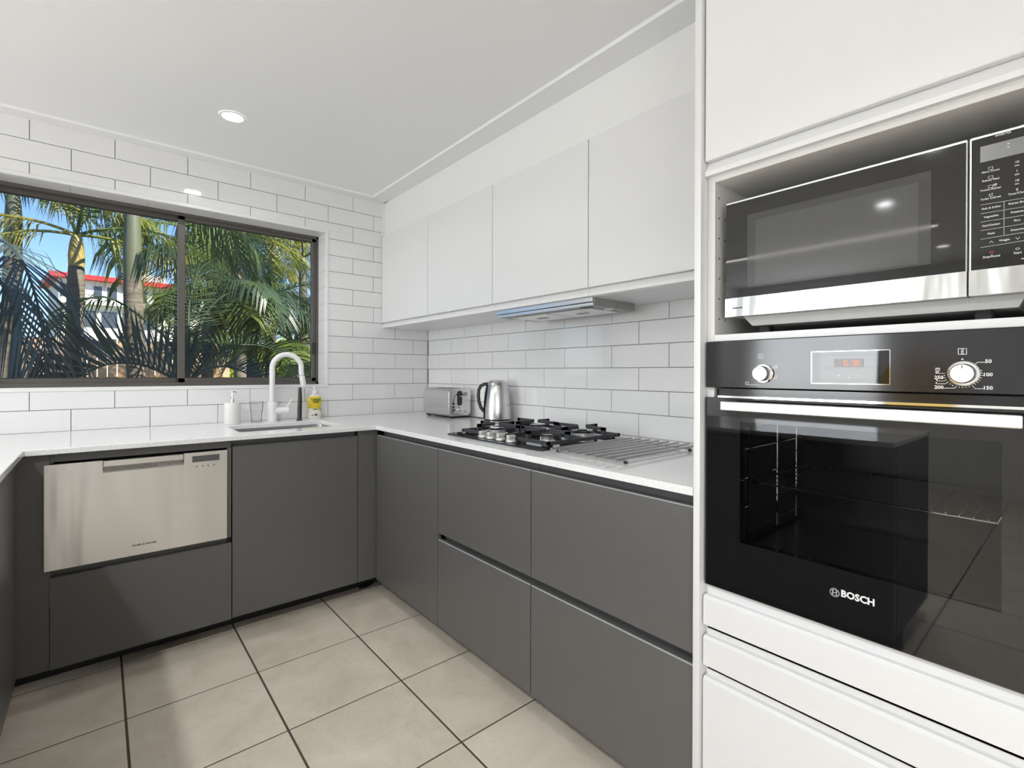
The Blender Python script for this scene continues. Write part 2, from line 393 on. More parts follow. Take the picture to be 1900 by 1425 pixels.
# --- subway tiles, one object each (cut round the window and in the corners)
def rect_minus(r, h):
    x0, x1, z0, z1 = r; a0, a1, b0, b1 = h
    if a1 <= x0 or a0 >= x1 or b1 <= z0 or b0 >= z1: return [r]
    out = []
    if z1 > b1: out.append((x0, x1, b1, z1))
    if z0 < b0: out.append((x0, x1, z0, b0))
    zz0, zz1 = max(z0, b0), min(z1, b1)
    if x0 < a0: out.append((x0, a0, zz0, zz1))
    if x1 > a1: out.append((a1, x1, zz0, zz1))
    return out
def tile_shape(bm, along, r, y_face=0.0, depth=.009, ch=.0012):
    x0, x1, z0, z1 = r
    def mk(a, d, z): return (a, y_face + d, z) if along == 'x' else (y_face + d, a, z)
    back = [bm.verts.new(mk(a, depth, z)) for a, z in ((x0, z0), (x1, z0), (x1, z1), (x0, z1))]
    mid = [bm.verts.new(mk(a, ch, z)) for a, z in ((x0, z0), (x1, z0), (x1, z1), (x0, z1))]
    fr = [bm.verts.new(mk(a, 0, z)) for a, z in ((x0+ch, z0+ch), (x1-ch, z0+ch), (x1-ch, z1-ch), (x0+ch, z1-ch))]
    bm.faces.new(fr)
    for A, B in ((back, mid), (mid, fr)):
        for k in range(4): bm.faces.new((A[k], A[(k+1) % 4], B[(k+1) % 4], B[k]))
G = .0013
shared = {}
def lay_tiles(parent, along, a_lo, a_hi, rows, joint_even, joint_odd, hole=None):
    for r_ in rows:
        z1 = ZT - r_*H - G; z0 = ZT - (r_+1)*H + G
        j = joint_even if r_ % 2 == 0 else joint_odd
        k = math.floor((a_lo - j)/TW)
        while True:
            a = j + k*TW + G; b_ = j + (k+1)*TW - G; k += 1
            if a >= a_hi - .004: break
            a2, b2 = max(a, a_lo), min(b_, a_hi)
            if b2 - a2 < .006: continue
            rects = rect_minus((a2, b2, z0, z1), hole) if hole else [(a2, b2, z0, z1)]
            rects = [q for q in rects if q[1]-q[0] > .004 and q[3]-q[2] > .004]
            if not rects: continue
            whole = len(rects) == 1 and abs(rects[0][1]-rects[0][0]-(TW-2*G)) < 1e-6 and abs(rects[0][3]-rects[0][2]-(H-2*G)) < 1e-6
            ca, cz = (a2+b2)/2, (z0+z1)/2
            if whole and along in shared: me = shared[along]
            else:
                bm = bm_new()
                for q in rects: tile_shape(bm, along, (q[0]-ca, q[1]-ca, q[2]-cz, q[3]-cz))
                bmesh.ops.recalc_face_normals(bm, faces=bm.faces)
                me = bpy.data.meshes.new('subway_tile'); bm.to_mesh(me); bm.free(); me.materials.append(MATS['glazed_tile'])
                if whole: shared[along] = me
            o = bpy.data.objects.new('subway_tile', me); C.objects.link(o); o.parent = parent
            o.location = (ca, 0, cz) if along == 'x' else (0, ca, cz)
TRIM = .018
hole = (WX0-TRIM, WX1+TRIM, WZ0-TRIM, WZ1+TRIM)
lay_tiles(wall_back, 'x', -2.70, -.0015, range(0, 14), GX0, GX0 + TW/2 - .0099, hole)
lay_tiles(wall_right, 'y', -2.484, -.0015, range(8, 14), -1.9716, -1.9716 + TW/2)
# plaster on the right wall outside the splashback
bm = bm_new(); box(bm, 0, .009, -2.484, 0, ZT-8*H, ZC); box(bm, 0, .009, YR, -2.484, 0, ZC)
obj('plaster_lining', bm, 'wall_white', wall_right)
# --- window reveal: glazed strips, trims
win_trim = bm_new()
for (x0, x1, z0, z1) in ((WX0-TRIM, WX1+TRIM, WZ1, WZ1+TRIM), (WX0-TRIM, WX1+TRIM, WZ0-TRIM, WZ0), (WX1, WX1+TRIM, WZ0, WZ1), (WX0-TRIM, WX0, WZ0, WZ1)):
    rbox(win_trim, x0, x1, -.003, .009, z0, z1, .0015, 1)
struct(obj('trim_1', win_trim, 'tile_trim'), 'white edge trim round the tiled window reveal', 'trim')
# right and left reveal tiles, head tiles and sill tiles
k = 0; rv = bm_new()
z = WZ0
zs = [WZ0] + [ZT - r_*H for r_ in range(13, 0, -1) if WZ0+.01 < ZT - r_*H < WZ1-.01] + [WZ1]
for z0, z1 in zip(zs, zs[1:]):
    bm = bm_new(); rbox(bm, WX1-.001, WX1+.008, 0.0, WY+.03, z0+.0008, z1-.0008, .0008, 1); obj('reveal_tile', bm, 'glazed_tile', wall_back)
    bm = bm_new(); rbox(bm, WX0-.008, WX0+.001, 0.0, WY+.03, z0+.0008, z1-.0008, .0008, 1); obj('reveal_tile', bm, 'glazed_tile', wall_back)
x = WX0
while x < WX1 - .01:
    x2 = min(x + TW, WX1)
    bm = bm_new(); rbox(bm, x+.0008, x2-.0008, 0.0, WY+.03, WZ1-.001, WZ1+.008, .0008, 1); obj('reveal_tile', bm, 'glazed_tile', wall_back)
    bm = bm_new(); rbox(bm, x+.0008, x2-.0008, 0.0, WY+.03, WZ0-.008, WZ0+.001, .0008, 1); obj('reveal_tile', bm, 'glazed_tile', wall_back)
    x = x2
# --- cornice strips on the ceiling
bm = bm_new(); prism(bm, [(.009, ZC), (.009, ZC-.010), (-.072, ZC-.010), (-.078, ZC-.010), (-.080, ZC-.004), (-.084, ZC)], 'x', -4.5, -.36)
struct(obj('trim_2', bm, 'ceiling_white', smooth=True), 'flat white cornice strip above the window wall', 'trim')
bm = bm_new(); prism(bm, [(-.34, ZC), (-.34, ZC-.010), (-.452, ZC-.010), (-.458, ZC-.010), (-.460, ZC-.004), (-.464, ZC)], 'y', -2.484, -.08)
struct(obj('trim_3', bm, 'ceiling_white', smooth=True), 'flat white cornice strip above the wall cabinets', 'trim')
# --- bulkhead above the wall cabinets
bm = bm_new(); box(bm, -.346, .0, -2.484, -.0005, 2.104, ZC)
struct(obj('wall_bulkhead', bm, 'wall_white'), 'white boxed bulkhead between wall cabinets and ceiling', 'wall')
bm = bm_new(); box(bm, -.362, -.346, -.018, -.0005, 2.104, ZC-.010)
struct(obj('trim_4', bm, 'tile_trim'), 'narrow white upright strip where tiles meet the bulkhead', 'trim')

# --- sliding aluminium window
win = thing('window_1', 'bronze aluminium sliding window with two panes', 'window', (-1.49, WY, WZ0)); win['kind'] = 'structure'
FW = .026
bm = bm_new()
box(bm, WX0, WX1, WY, WY+.075, WZ0, WZ0+.018); box(bm, WX0, WX1, WY, WY+.075, WZ1-.018, WZ1)
box(bm, WX1-.014, WX1, WY, WY+.075, WZ0, WZ1); box(bm, WX0, WX0+.014, WY, WY+.075, WZ0, WZ1)
obj('window_frame', bm, 'bronze_frame', win)
def sash(x0, x1, y0, w_l, w_r):
    z0, z1 = WZ0+.016, WZ1-.016
    bm = bm_new()
    rbox(bm, x0, x1, y0, y0+.026, z0, z0+.026, .002, 1); rbox(bm, x0, x1, y0, y0+.026, z1-.022, z1, .002, 1)
    rbox(bm, x0, x0+w_l, y0, y0+.028, z0, z1, .002, 1); rbox(bm, x1-w_r, x1, y0, y0+.028, z0, z1, .002, 1)
    s = obj('sash', bm, 'bronze_frame', win)
    bm = bm_new(); box(bm, x0+w_l-.004, x1-w_r+.004, y0+.011, y0+.015, z0+.022, z1-.018); obj('pane', bm, 'window_glass', s)
    bm = bm_new()
    for (a0, a1, c0, c1) in ((x0+w_l-.003, x1-w_r+.003, z0+.024, z0+.029), (x0+w_l-.003, x1-w_r+.003, z1-.026, z1-.021)): box(bm, a0, a1, y0+.004, y0+.022, c0, c1)
    obj('glazing_bead', bm, 'bronze_dark', s)
    return s
s_r = sash(-1.497, WX1-.010, WY+.010, .034, .030)
s_l = sash(WX0+.010, -1.462, WY+.042, .030, .030)
P_rbox('latch', 'bronze_dark', s_r, WX1-.040, WX1-.014, WY-.006, WY+.012, 1.30, 1.375, r=.003)

# --- living-side louvred windows (seen only as reflections in the appliances)
def louvre_window(name, axis, a0, a1, z0, z1, pos, label):
    t = thing(name, label, 'window', ((a0+a1)/2, pos, z0) if axis == 'y' else (pos, (a0+a1)/2, z0)); t['kind'] = 'structure'
    def bx(bm, A0, A1, d0, d1, Z0, Z1):
        if axis == 'y': box(bm, A0, A1, pos+d0, pos+d1, Z0, Z1)
        else: box(bm, pos-d1, pos-d0, A0, A1, Z0, Z1)
    bm = bm_new()
    for q in ((a0, a1, z0, z0+.05), (a0, a1, z1-.05, z1), (a0, a0+.05, z0, z1), (a1-.05, a1, z0, z1), ((a0+a1)/2-.03, (a0+a1)/2+.03, z0, z1)): bx(bm, q[0], q[1], .06, .11, q[2], q[3])
    obj('window_frame', bm, 'bronze_dark', t)
    z = z0+.1
    while z < z1-.1:
        bm = bm_new(); bx(bm, a0+.05, a1-.05, .05, .12, z, z+.012); obj('louvre_blade', bm, 'bronze_dark', t); z += .15
louvre_window('window_2', 'y', LW[0], LW[1], LW[2], LW[3], .05, 'louvred window at the end of the living side')
louvre_window('window_3', 'x', LW2[0], LW2[1], LW2[2], LW2[3], XL-.05, 'louvred window in the living side wall')

# ================================================================== JOINERY
ZK, ZD, ZU = .08, .850, .8785        # bottom of fronts, top of fronts, underside of worktop
CH = 'charcoal_laminate'
def front_profile(d0, d1, z0, z1, ch=.004):
    """d0 = front face, d1 = back face (any sign); returns (d,z) polygon with a chamfered top arris"""
    s = 1 if d1 > d0 else -1
    return [(d0, z0), (d1, z0), (d1, z1), (d0+s*ch, z1), (d0, z1-ch)]
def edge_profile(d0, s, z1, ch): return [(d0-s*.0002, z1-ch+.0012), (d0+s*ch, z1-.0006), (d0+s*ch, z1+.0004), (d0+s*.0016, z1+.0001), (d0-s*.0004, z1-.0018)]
def front_x(name, mat, parent, y0, y1, z0, z1, xf, s=1, t=.018, ch=.004):
    f = part(name, mat, parent, prism, front_profile(xf, xf+s*t, z0, z1, ch), 'y', y0, y1)
    if mat == CH: part('edge_highlight', 'edge_highlight', f, prism, edge_profile(xf, s, z1, ch), 'y', y0, y1)
    return f
def front_y(name, mat, parent, x0, x1, z0, z1, yf, t=.018, ch=.004):
    f = part(name, mat, parent, prism, front_profile(yf, yf+t, z0, z1, ch), 'x', x0, x1)
    if mat == CH: part('edge_highlight', 'charcoal_edge', f, prism, edge_profile(yf, 1, z1, ch), 'x', x0, x1)
    return f
def shell_x(bm, xa, xb, y0, y1, z0, z1, t=.016):
    """open-fronted carcass; front edge at xa, back at xb"""
    s = 1 if xb > xa else -1
    box(bm, xa, xb, y0, y0+t, z0, z1); box(bm, xa, xb, y1-t, y1, z0, z1); box(bm, xa, xb, y0+t, y1-t, z0, z0+t)
    box(bm, xb-s*t, xb, y0+t, y1-t, z0+t, z1)
# --- right run, fronts face -X
XF = -.700
def right_base(name, label, y1, y0, fronts, joint):
    """y1 nearer the window wall (larger), y0 nearer the viewer"""
    t = thing(name, label, 'cabinet', (-.35, (y0+y1)/2, ZK))
    bm = bm_new(); shell_x(bm, -.655, -.03, y0+.001, y1-.001, ZK, ZU); obj('carcass', bm, 'charcoal_shadow', t)
    bm = bm_new(); box(bm, -.659, -.655, y0+.001, y1-.001, ZD-.035, ZU-.001); box(bm, -.681, -.655, y0+.001, y1-.001, ZD-.037, ZD-.033); obj('grip_channel', bm, 'charcoal_edge', t)
    if joint:
        bm = bm_new(); box(bm, -.659, -.655, y0+.001, y1-.001, .415, .525); box(bm, -.681, -.655, y0+.001, y1-.001, .415, .419); obj('grip_channel', bm, 'charcoal_edge', t)
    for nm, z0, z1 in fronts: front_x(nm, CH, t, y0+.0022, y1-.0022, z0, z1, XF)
    return t
right_base('corner_cabinet', 'charcoal base cabinet with one plain door in the corner beside the sink run', -.664, -1.281, [('door', ZK, ZD)], False)
right_base('drawer_cabinet', 'charcoal two-drawer base cabinet under the gas hob', -1.281, -1.882, [('drawer_front', .484, ZD), ('drawer_front', ZK, .456)], True)
right_base('drawer_cabinet', 'charcoal two-drawer base cabinet under the steel rod trivet beside the white end panel', -1.882, -2.484, [('drawer_front', .484, ZD), ('drawer_front', ZK, .456)], True)
# --- window run, fronts face -Y
YF = -.648
t = thing('sink_cabinet', 'charcoal base cabinet with one door below the sink', 'cabinet', (-1.08, -.35, ZK))
bm = bm_new()
box(bm, -1.376, -1.360, -.605, -.03, ZK, ZU); box(bm, -.806, -.790, -.605, -.03, ZK, ZU); box(bm, -1.36, -.806, -.605, -.03, ZK, ZK+.016); box(bm, -1.36, -.806, -.046, -.03, ZK+.016, ZU)
obj('carcass', bm, 'charcoal_shadow', t)
bm = bm_new(); box(bm, -1.376, -.797, -.609, -.605, ZD-.035, ZU-.001); box(bm, -1.376, -.797, -.629, -.605, ZD-.037, ZD-.033); obj('grip_channel', bm, 'charcoal_edge', t)
front_y('door', CH, t, -1.3735, -.7985, ZK+.004, ZD, YF)
bm = bm_new(); box(bm, -.795, -.688, YF, YF+.018, ZK+.004, ZU); obj('filler_panel', bm, CH, t)
t = thing('dishwasher_cabinet', 'charcoal surround with a drawer front below the steel dishwasher drawer', 'cabinet', (-1.7, -.35, ZK))
bm = bm_new(); box(bm, -2.052, -2.036, -.628, -.03, ZK, ZU); box(bm, -1.394, -1.379, -.628, -.03, ZK, ZU); box(bm, -2.036, -1.394, -.605, -.03, ZK, ZK+.016); box(bm, -2.0, -1.394, -.60, -.03, .425, .440); obj('carcass', bm, 'charcoal_shadow', t)
bm = bm_new(); box(bm, -2.070, -1.9685, YF+.004, YF+.022, ZK, ZU); obj('filler_panel', bm, CH, t)
bm = bm_new(); box(bm, -1.968, -1.379, YF+.012, YF+.024, .845, ZU); obj('top_rail', bm, CH, t)
bm = bm_new(); box(bm, -1.394, -1.379, YF+.004, YF+.022, .446, .845); obj('filler_panel', bm, CH, t)
bm = bm_new(); box(bm, -1.967, -1.379, -.622, -.612, .39, .447); obj('grip_channel', bm, 'charcoal_edge', t)
front_y('drawer_front', CH, t, -1.9665, -1.378, ZK, .420, YF)
# --- left run, fronts face +X
for k, (ya, yb) in enumerate(((-.6465, -1.31), (-1.31, -1.95), (-1.95, -2.60))):
    lab = ['charcoal base cabinet of the left run next to the dishwasher surround', 'charcoal base cabinet in the middle of the left run', 'charcoal base cabinet at the open end of the left run'][k]
    t = thing('base_cabinet', lab, 'cabinet', (-2.4, (ya+yb)/2, ZK))
    bm = bm_new(); shell_x(bm, -2.100, -2.69, yb+.001, ya-.001, ZK, ZU); obj('carcass', bm, 'charcoal_shadow', t)
    bm = bm_new(); box(bm, -2.100, -2.096, yb+.001, ya-.001, ZD-.035, ZU-.001); box(bm, -2.100, -2.074, yb+.001, ya-.001, ZD-.037, ZD-.033); obj('grip_channel', bm, 'charcoal_edge', t)
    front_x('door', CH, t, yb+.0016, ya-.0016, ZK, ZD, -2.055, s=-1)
# --- kickboards
tag(P_box('kickboard', 'kick_black', None, -.575, -.555, -2.484, -.50, 0, ZK), 'black recessed kickboard under the hob run', 'kickboard')
tag(P_box('kickboard', 'kick_black', None, -2.18, -.575, -.52, -.50, 0, ZK), 'black recessed kickboard under the sink and dishwasher run', 'kickboard')
tag(P_box('kickboard', 'kick_black', None, -2.20, -2.18, -2.60, -.50, 0, ZK), 'black recessed kickboard under the left run', 'kickboard')
# --- worktop: one U-shaped slab with the sink cut-out
SX0, SX1, SY0, SY1 = -1.324, -.835, -.550, -.208
bm = bm_new(); Z0, Z1 = .880, .900
xs = [-2.70, -2.033, SX0, SX1, -.712, -.0015]; ys = [-2.60, -2.484, -.683, SY0, SY1, -.0015]
def solid(i, j):
    cx, cy = (xs[i]+xs[i+1])/2, (ys[j]+ys[j+1])/2
    if SX0 < cx < SX1 and SY0 < cy < SY1: return False
    if cy > -.683: return True
    if cx < -2.033: return True
    return cx > -.712 and cy > -2.484
vt = {}
def gv(x, y, z):
    k = (round(x, 5), round(y, 5), z)
    if k not in vt: vt[k] = bm.verts.new((x, y, z))
    return vt[k]
nI, nJ = len(xs)-1, len(ys)-1
for i in range(nI):
    for j in range(nJ):
        if not solid(i, j): continue
        x0, x1, y0, y1 = xs[i], xs[i+1], ys[j], ys[j+1]
        bm.faces.new([gv(x0,y0,Z1), gv(x1,y0,Z1), gv(x1,y1,Z1), gv(x0,y1,Z1)]); bm.faces.new([gv(x0,y0,Z0), gv(x0,y1,Z0), gv(x1,y1,Z0), gv(x1,y0,Z0)])
        for di, dj, a, b_ in ((-1,0,(x0,y1),(x0,y0)), (1,0,(x1,y0),(x1,y1)), (0,-1,(x0,y0),(x1,y0)), (0,1,(x1,y1),(x0,y1))):
            ii, jj = i+di, j+dj
            if 0 <= ii < nI and 0 <= jj < nJ and solid(ii, jj): continue
            bm.faces.new([gv(*a, Z0), gv(*b_, Z0), gv(*b_, Z1), gv(*a, Z1)])
bmesh.ops.recalc_face_normals(bm, faces=bm.faces)
es = [e for e in bm.edges if len(e.link_faces) == 2 and abs(e.link_faces[0].normal.dot(e.link_faces[1].normal)) < .5 and all(v.co.z > .89 for v in e.verts)]
bmesh.ops.bevel(bm, geom=es, offset=.0018, segments=1, affect='EDGES')
tag(obj('worktop', bm, 'quartz'), 'white speckled stone U-shaped kitchen worktop', 'worktop')
# --- wall cabinets
WS = 'white_satin'
ysp = [-.002, -.607, -1.2235, -1.8375, -2.484]
labs = ['white wall cabinet in the corner touching the window wall', 'white wall cabinet between the corner cabinet and the one above the hood', 'white wall cabinet directly above the steel range hood', 'white wall cabinet next to the tall white end panel']
for k in range(4):
    y1, y0 = ysp[k]-.0008, ysp[k+1]+.0008
    t = thing('wall_cabinet', labs[k], 'cabinet', (-.18, (y0+y1)/2, 1.483))
    bm = bm_new(); box(bm, -.340, -.0005, y0, y1, 1.483, 2.103); obj('carcass', bm, WS, t)
    bm = bm_new(); prism(bm, [(-.3405, 1.4845), (-.357, 1.4845), (-.357, 1.497), (-.3425, 1.518), (-.3405, 1.518)], 'y', y0, y1); obj('grip_rail', bm, WS, t)
    bm = bm_new(); rbox(bm, -.360, -.342, y0+.0012, y1-.0012, 1.519, 2.1025, .0012, 1); obj('door', bm, WS, t)
# --- white end panel and the tall oven cabinet
tag(P_rbox('end_panel', WS, None, -.712, -.0005, -2.5025, -2.4855, 0, ZC-.0005, r=.0012), 'tall white end panel between the hob run and the oven tower', 'panel')
t = thing('oven_tower', 'tall white cabinet housing the microwave and the oven', 'cabinet', (-.35, -2.80, 0))
OY1, OY0 = -2.5035, -3.1015
bm = bm_new()
box(bm, -.680, -.003, OY1-.0185, OY1, 0, ZC-.001); box(bm, -.680, -.003, OY0, OY0+.0185, 0, ZC-.001); box(bm, -.020, -.003, OY0+.0185, OY1-.0185, 0, ZC-.001)
obj('carcass', bm, 'white_melamine', t)
bm = bm_new(); rbox(bm, -.680, -.020, OY0+.0185, OY1-.0185, 1.2595, 1.2755, .0008, 1); obj('shelf', bm, WS, t)
bm = bm_new(); rbox(bm, -.680, -.020, OY0+.0185, OY1-.0185, 1.648, 1.664, .0008, 1); obj('shelf', bm, 'white_melamine', t)
bm = bm_new(); rbox(bm, -.680, -.020, OY0+.0185, OY1-.0185, .640, .656, .0008, 1); obj('shelf', bm, WS, t)
bm = bm_new(); prism(bm, [(-.680, 1.662), (-.697, 1.662), (-.697, 1.673), (-.683, 1.697), (-.680, 1.697)], 'y', OY0, OY1); box(bm, -.6815, -.678, OY0+.001, OY1-.001, 1.66, 1.74); obj('grip_rail', bm, WS, t)
bm = bm_new(); rbox(bm, -.700, -.682, OY0, OY1-.003, 1.698, ZC-.004, .0012, 1); obj('door', bm, WS, t)
for z0, z1 in ((.570, .641), (.471, .542), (.11, .442)): front_x('drawer_front', WS, t, OY0, OY1-.003, z0, z1, -.700, ch=.006)
bm = bm_new()
for z0, z1 in ((.556, .668), (.456, .575), (.43, .476)): box(bm, -.682, -.676, OY0+.001, OY1-.006, z0, z1)
obj('grip_channel', bm, WS, t)
bm = bm_new(); box(bm, -.60, -.58, OY0+.0185, OY1-.0185, 0, .1); obj('kickboard', bm, WS, t)
bm = bm_new(); yy = OY1-.0187
for base, vv in ((1220, (20, 318, 612, 908, 1203)), (1310, (50, 345, 635, 925, 1218))):
    for v_ in vv + ((-275, -570) if base == 1220 else (-245,)):
        q = px_y(1180+base/7.9167, 440+v_/7.9167, yy)
        for r_ in (.0026,):
            c = [bm.verts.new((q.x + r_*math.cos(a*PI/6), yy-.0003, q.z + r_*math.sin(a*PI/6))) for a in range(12)]; bm.faces.new(c)
h = obj('shelf_pin_holes', bm, 'dark_hole', t); h['kind'] = 'stuff'

# ================================================================== APPLIANCES
# --- dishwasher drawer
DX0, DX1, DZ0, DZ1, DY = -1.982, -1.397, .449, .838, -.658
t = thing('dishwasher', 'brushed steel single dishwasher drawer set into the charcoal run', 'dishwasher', ((DX0+DX1)/2, -.35, DZ0))
bm = bm_new(); box(bm, DX0+.018, DX1-.010, DY+.028, -.06, DZ0+.004, DZ1-.012); obj('tub', bm, 'grey_metal', t)
HX0, HX1, HZ0 = -1.818, -1.556, .790
bm = bm_new()    # front panel with a notch for the handle
for q in ((DX0, HX0, DZ0, DZ1), (HX1, DX1, DZ0, DZ1), (HX0, HX1, DZ0, HZ0)): box(bm, q[0], q[1], DY, DY+.026, q[2], q[3])
bmesh.ops.remove_doubles(bm, verts=bm.verts, dist=1e-5)
fp = obj('front_panel', bm, 'steel_door', t)
bm = bm_new(); prism(bm, [(DY+.026, HZ0), (DY+.004, HZ0), (DY+.018, HZ0+.016), (DY+.022, DZ1-.022), (DY+.026, DZ1-.022)], 'x', HX0, HX1); obj('handle_recess', bm, 'steel_brushed_x', t)
bm = bm_new(); rbox(bm, HX0+.001, HX1-.001, DY-.001, DY+.024, DZ1-.026, DZ1-.001, .002, 1); obj('handle', bm, 'steel_polished', t)
a, b_ = px_y(357, 846, DY-.001), px_y(407.5, 854.5, DY-.001)
bm = bm_new(); rbox(bm, a.x, b_.x, DY-.0012, DY+.001, .797, .823, .001, 1); obj('display', bm, 'lcd_dark', t)
for u in (366.5, 378, 388, 398.5):
    q = px_y(u, 864, DY-.001); bm = bm_new()
    prism(bm, arc(q.x, .781, .0032, 0, 2*PI*11/12, 11), 'y', DY-.0015, DY); obj('button', bm, 'steel_polished', t)
    bm = bm_new(); stroke(bm, [(q.x-.005, DY-.0017, .781), (q.x-.004, DY-.0017, .777), (q.x, DY-.0017, .7755)], .0016, (0, -1, 0)); obj('button_mark', bm, 'print_dark', t)
bm = bm_new(); text_bm(bm, 'FISHER & PAYKEL', .0098, ((-1.742-1.635)/2, DY-.0008, .488), '-y', bold=.0002, sx=1.08); obj('lettering', bm, 'print_dark', t)

# --- range hood
t = thing('range_hood', 'slim steel slide-out range hood under the wall cabinets', 'range hood', (-.2, -1.535, 1.45))
hy1, hy0 = -1.230, -1.845
bm = bm_new(); box(bm, -.325, -.060, hy0+.004, hy1-.004, 1.4505, 1.4825); obj('housing', bm, 'grey_metal', t)
bm = bm_new(); rbox(bm, -.343, -.325, hy0, hy1, 1.4645, 1.4825, .001, 1); obj('front_bar', bm, 'steel_brushed_y', t)
bm = bm_new(); rbox(bm, -.338, -.3252, hy0+.003, hy1-.003, 1.4505, 1.4625, .001, 1); obj('lower_bar', bm, 'steel_brushed_y', t)
for ya, yb in ((-1.29, -1.53), (-1.545, -1.785)):
    bm = bm_new(); rbox(bm, -.29, -.10, yb, ya, 1.446, 1.4503, .001, 1); f = obj('grease_filter', bm, 'aluminium_satin', t)
    bm = bm_new(); box(bm, -.205, -.185, (ya+yb)/2-.03, (ya+yb)/2+.03, 1.443, 1.446); obj('filter_latch', bm, 'grey_metal', f)
for y in (-1.262, -1.812):
    bm = bm_new(); lathe(bm, [(.018, 1.4475), (.02, 1.4503)], -.20, y, 20); obj('hood_lamp', bm, 'aluminium_satin', t)
for y in (-1.76, -1.785, -1.81):
    bm = bm_new(); box(bm, -.315, -.300, y-.008, y+.008, 1.448, 1.4503); obj('switch', bm, 'black_plastic', t)

# --- oven
OX = -.695
t = thing('oven', 'black glass built-in electric oven with two silver knobs', 'oven', (-.4, -2.80, .668))
oy1, oy0 = -2.5075, -3.0985
bm = bm_new(); rbox(bm, OX, -.660, oy0, oy1, 1.148, 1.2585, .0015, 1); cp = obj('control_panel', bm, 'black_enamel', t)
# cavity shell (open at the front)
cy1, cy0, cz0, cz1, cxf, cxb = -2.575, -3.025, .735, 1.098, -.668, -.27
bm = bm_new()
box(bm, cxf, cxb, cy1, cy1+.012, cz0, cz1); box(bm, cxf, cxb, cy0-.012, cy0, cz0, cz1); box(bm, cxf, cxb, cy0-.012, cy1+.012, cz0-.012, cz0); box(bm, cxf, cxb, cy0-.012, cy1+.012, cz1, cz1+.012); box(bm, cxb, cxb+.012, cy0-.012, cy1+.012, cz0-.012, cz1+.012)
obj('cavity', bm, 'oven_enamel', t)
bm = bm_new()
for q in ((oy0+.003, cy0-.012, .672, 1.145), (cy1+.012, oy1-.003, .672, 1.145), (cy0-.012, cy1+.012, .672, cz0-.012), (cy0-.012, cy1+.012, cz1+.012, 1.145)): box(bm, -.668, -.655, *q)
obj('front_frame', bm, 'black_enamel', t)
# door: black printed border and a see-through window
gy1, gy0, gz0, gz1 = -2.592, -3.022, .790, 1.070
dz0, dz1 = .6685, 1.1245
bm = bm_new()
for q in ((oy0, gy0, dz0, dz1), (gy1, oy1, dz0, dz1), (gy0, gy1, dz0, gz0), (gy0, gy1, gz1, dz1)): box(bm, OX, -.672, *q)
bmesh.ops.remove_doubles(bm, verts=bm.verts, dist=1e-5); door = obj('door', bm, 'black_glass', t)
bm = bm_new(); box(bm, OX, OX+.004, gy0, gy1, gz0, gz1); obj('door_window', bm, 'oven_glass', door)
bm = bm_new(); box(bm, OX+.001, -.672, oy0+.03, oy1-.03, dz1, dz1+.0045); obj('door_top_strip', bm, 'chrome', door)
bm = bm_new(); box(bm, OX, OX+.01, oy0, oy1, dz0-.0015, dz0); obj('door_bottom_strip', bm, 'grey_metal', door)
bm = bm_new(); rbox(bm, -.742, -.730, -3.048, -2.567, 1.097, 1.118, .0025, 2); hd = obj('handle', bm, 'aluminium_satin', door)
for y in (-2.60, -3.015): bm = bm_new(); box(bm, -.731, OX, y-.008, y+.008, 1.100, 1.115); obj('handle_post', bm, 'aluminium_satin', door)
# rack: wire frame and cross wires
rq = px_x(1425, 899, -.63); rz = rq.z
bm = bm_new(); rk = .0022
tube(bm, [(-.63, cy1-.006, rz+.018), (-.63, cy1-.014, rz), (-.63, cy0+.014, rz), (-.63, cy0+.006, rz+.018)], rk, 6)
tube(bm, [(-.30, cy1-.012, rz), (-.30, cy0+.012, rz)], rk, 6); tube(bm, [(-.63, cy1-.014, rz), (-.30, cy1-.012, rz)], rk, 6); tube(bm, [(-.63, cy0+.014, rz), (-.30, cy0+.012, rz)], rk, 6)
rack = obj('oven_rack', bm, 'chrome', t)
n_w = 22
for i in range(n_w):
    y = cy1-.025 - (cy1-cy0-.05)*i/(n_w-1); bm = bm_new(); tube(bm, [(-.632, y, rz+.003), (-.30, y, rz+.003)], .0013, 5); obj('rack_wire', bm, 'chrome', rack)
for side in (cy1-.003, cy0+.003):
    bm = bm_new()
    for z in (.80, .86, .93, 1.0, 1.05): tube(bm, [(-.64, side, z), (-.30, side, z)], .002, 5)
    for x in (-.62, -.45, -.32): tube(bm, [(x, side, .78), (x, side, 1.07)], .0025, 5)
    obj('rack_support', bm, 'chrome', t)
bm = bm_new(); box(bm, -.62, -.30, cy0+.01, cy1-.01, cz0+.03, cz0+.036); obj('baking_tray', bm, 'oven_enamel', t)
# knobs
for k, (u, v) in enumerate(((1412, 693), (1786, 693))):
    q = px_x(u, v, OX-.012)
    bm = bm_new(); disc_x(bm, [(OX, .0215), (OX-.003, .0215), (OX-.0045, .0195)], -1, q.y, q.z); ring = obj('knob_ring', bm, 'chrome', t, True)
    bm = bm_new(); disc_x(bm, [(OX-.003, .0172), (OX-.018, .0168), (OX-.0205, .0150), (OX-.0205, .0138), (OX-.0198, .0132)], -1, q.y, q.z); kn = obj('knob', bm, 'matt_white' if False else 'aluminium_satin', t, True)
    bm = bm_new(); stroke(bm, [(OX-.0207, q.y, q.z+.009), (OX-.0207, q.y, q.z+.0135)], .001, (-1, 0, 0)); obj('pointer', bm, 'print_dark', kn)
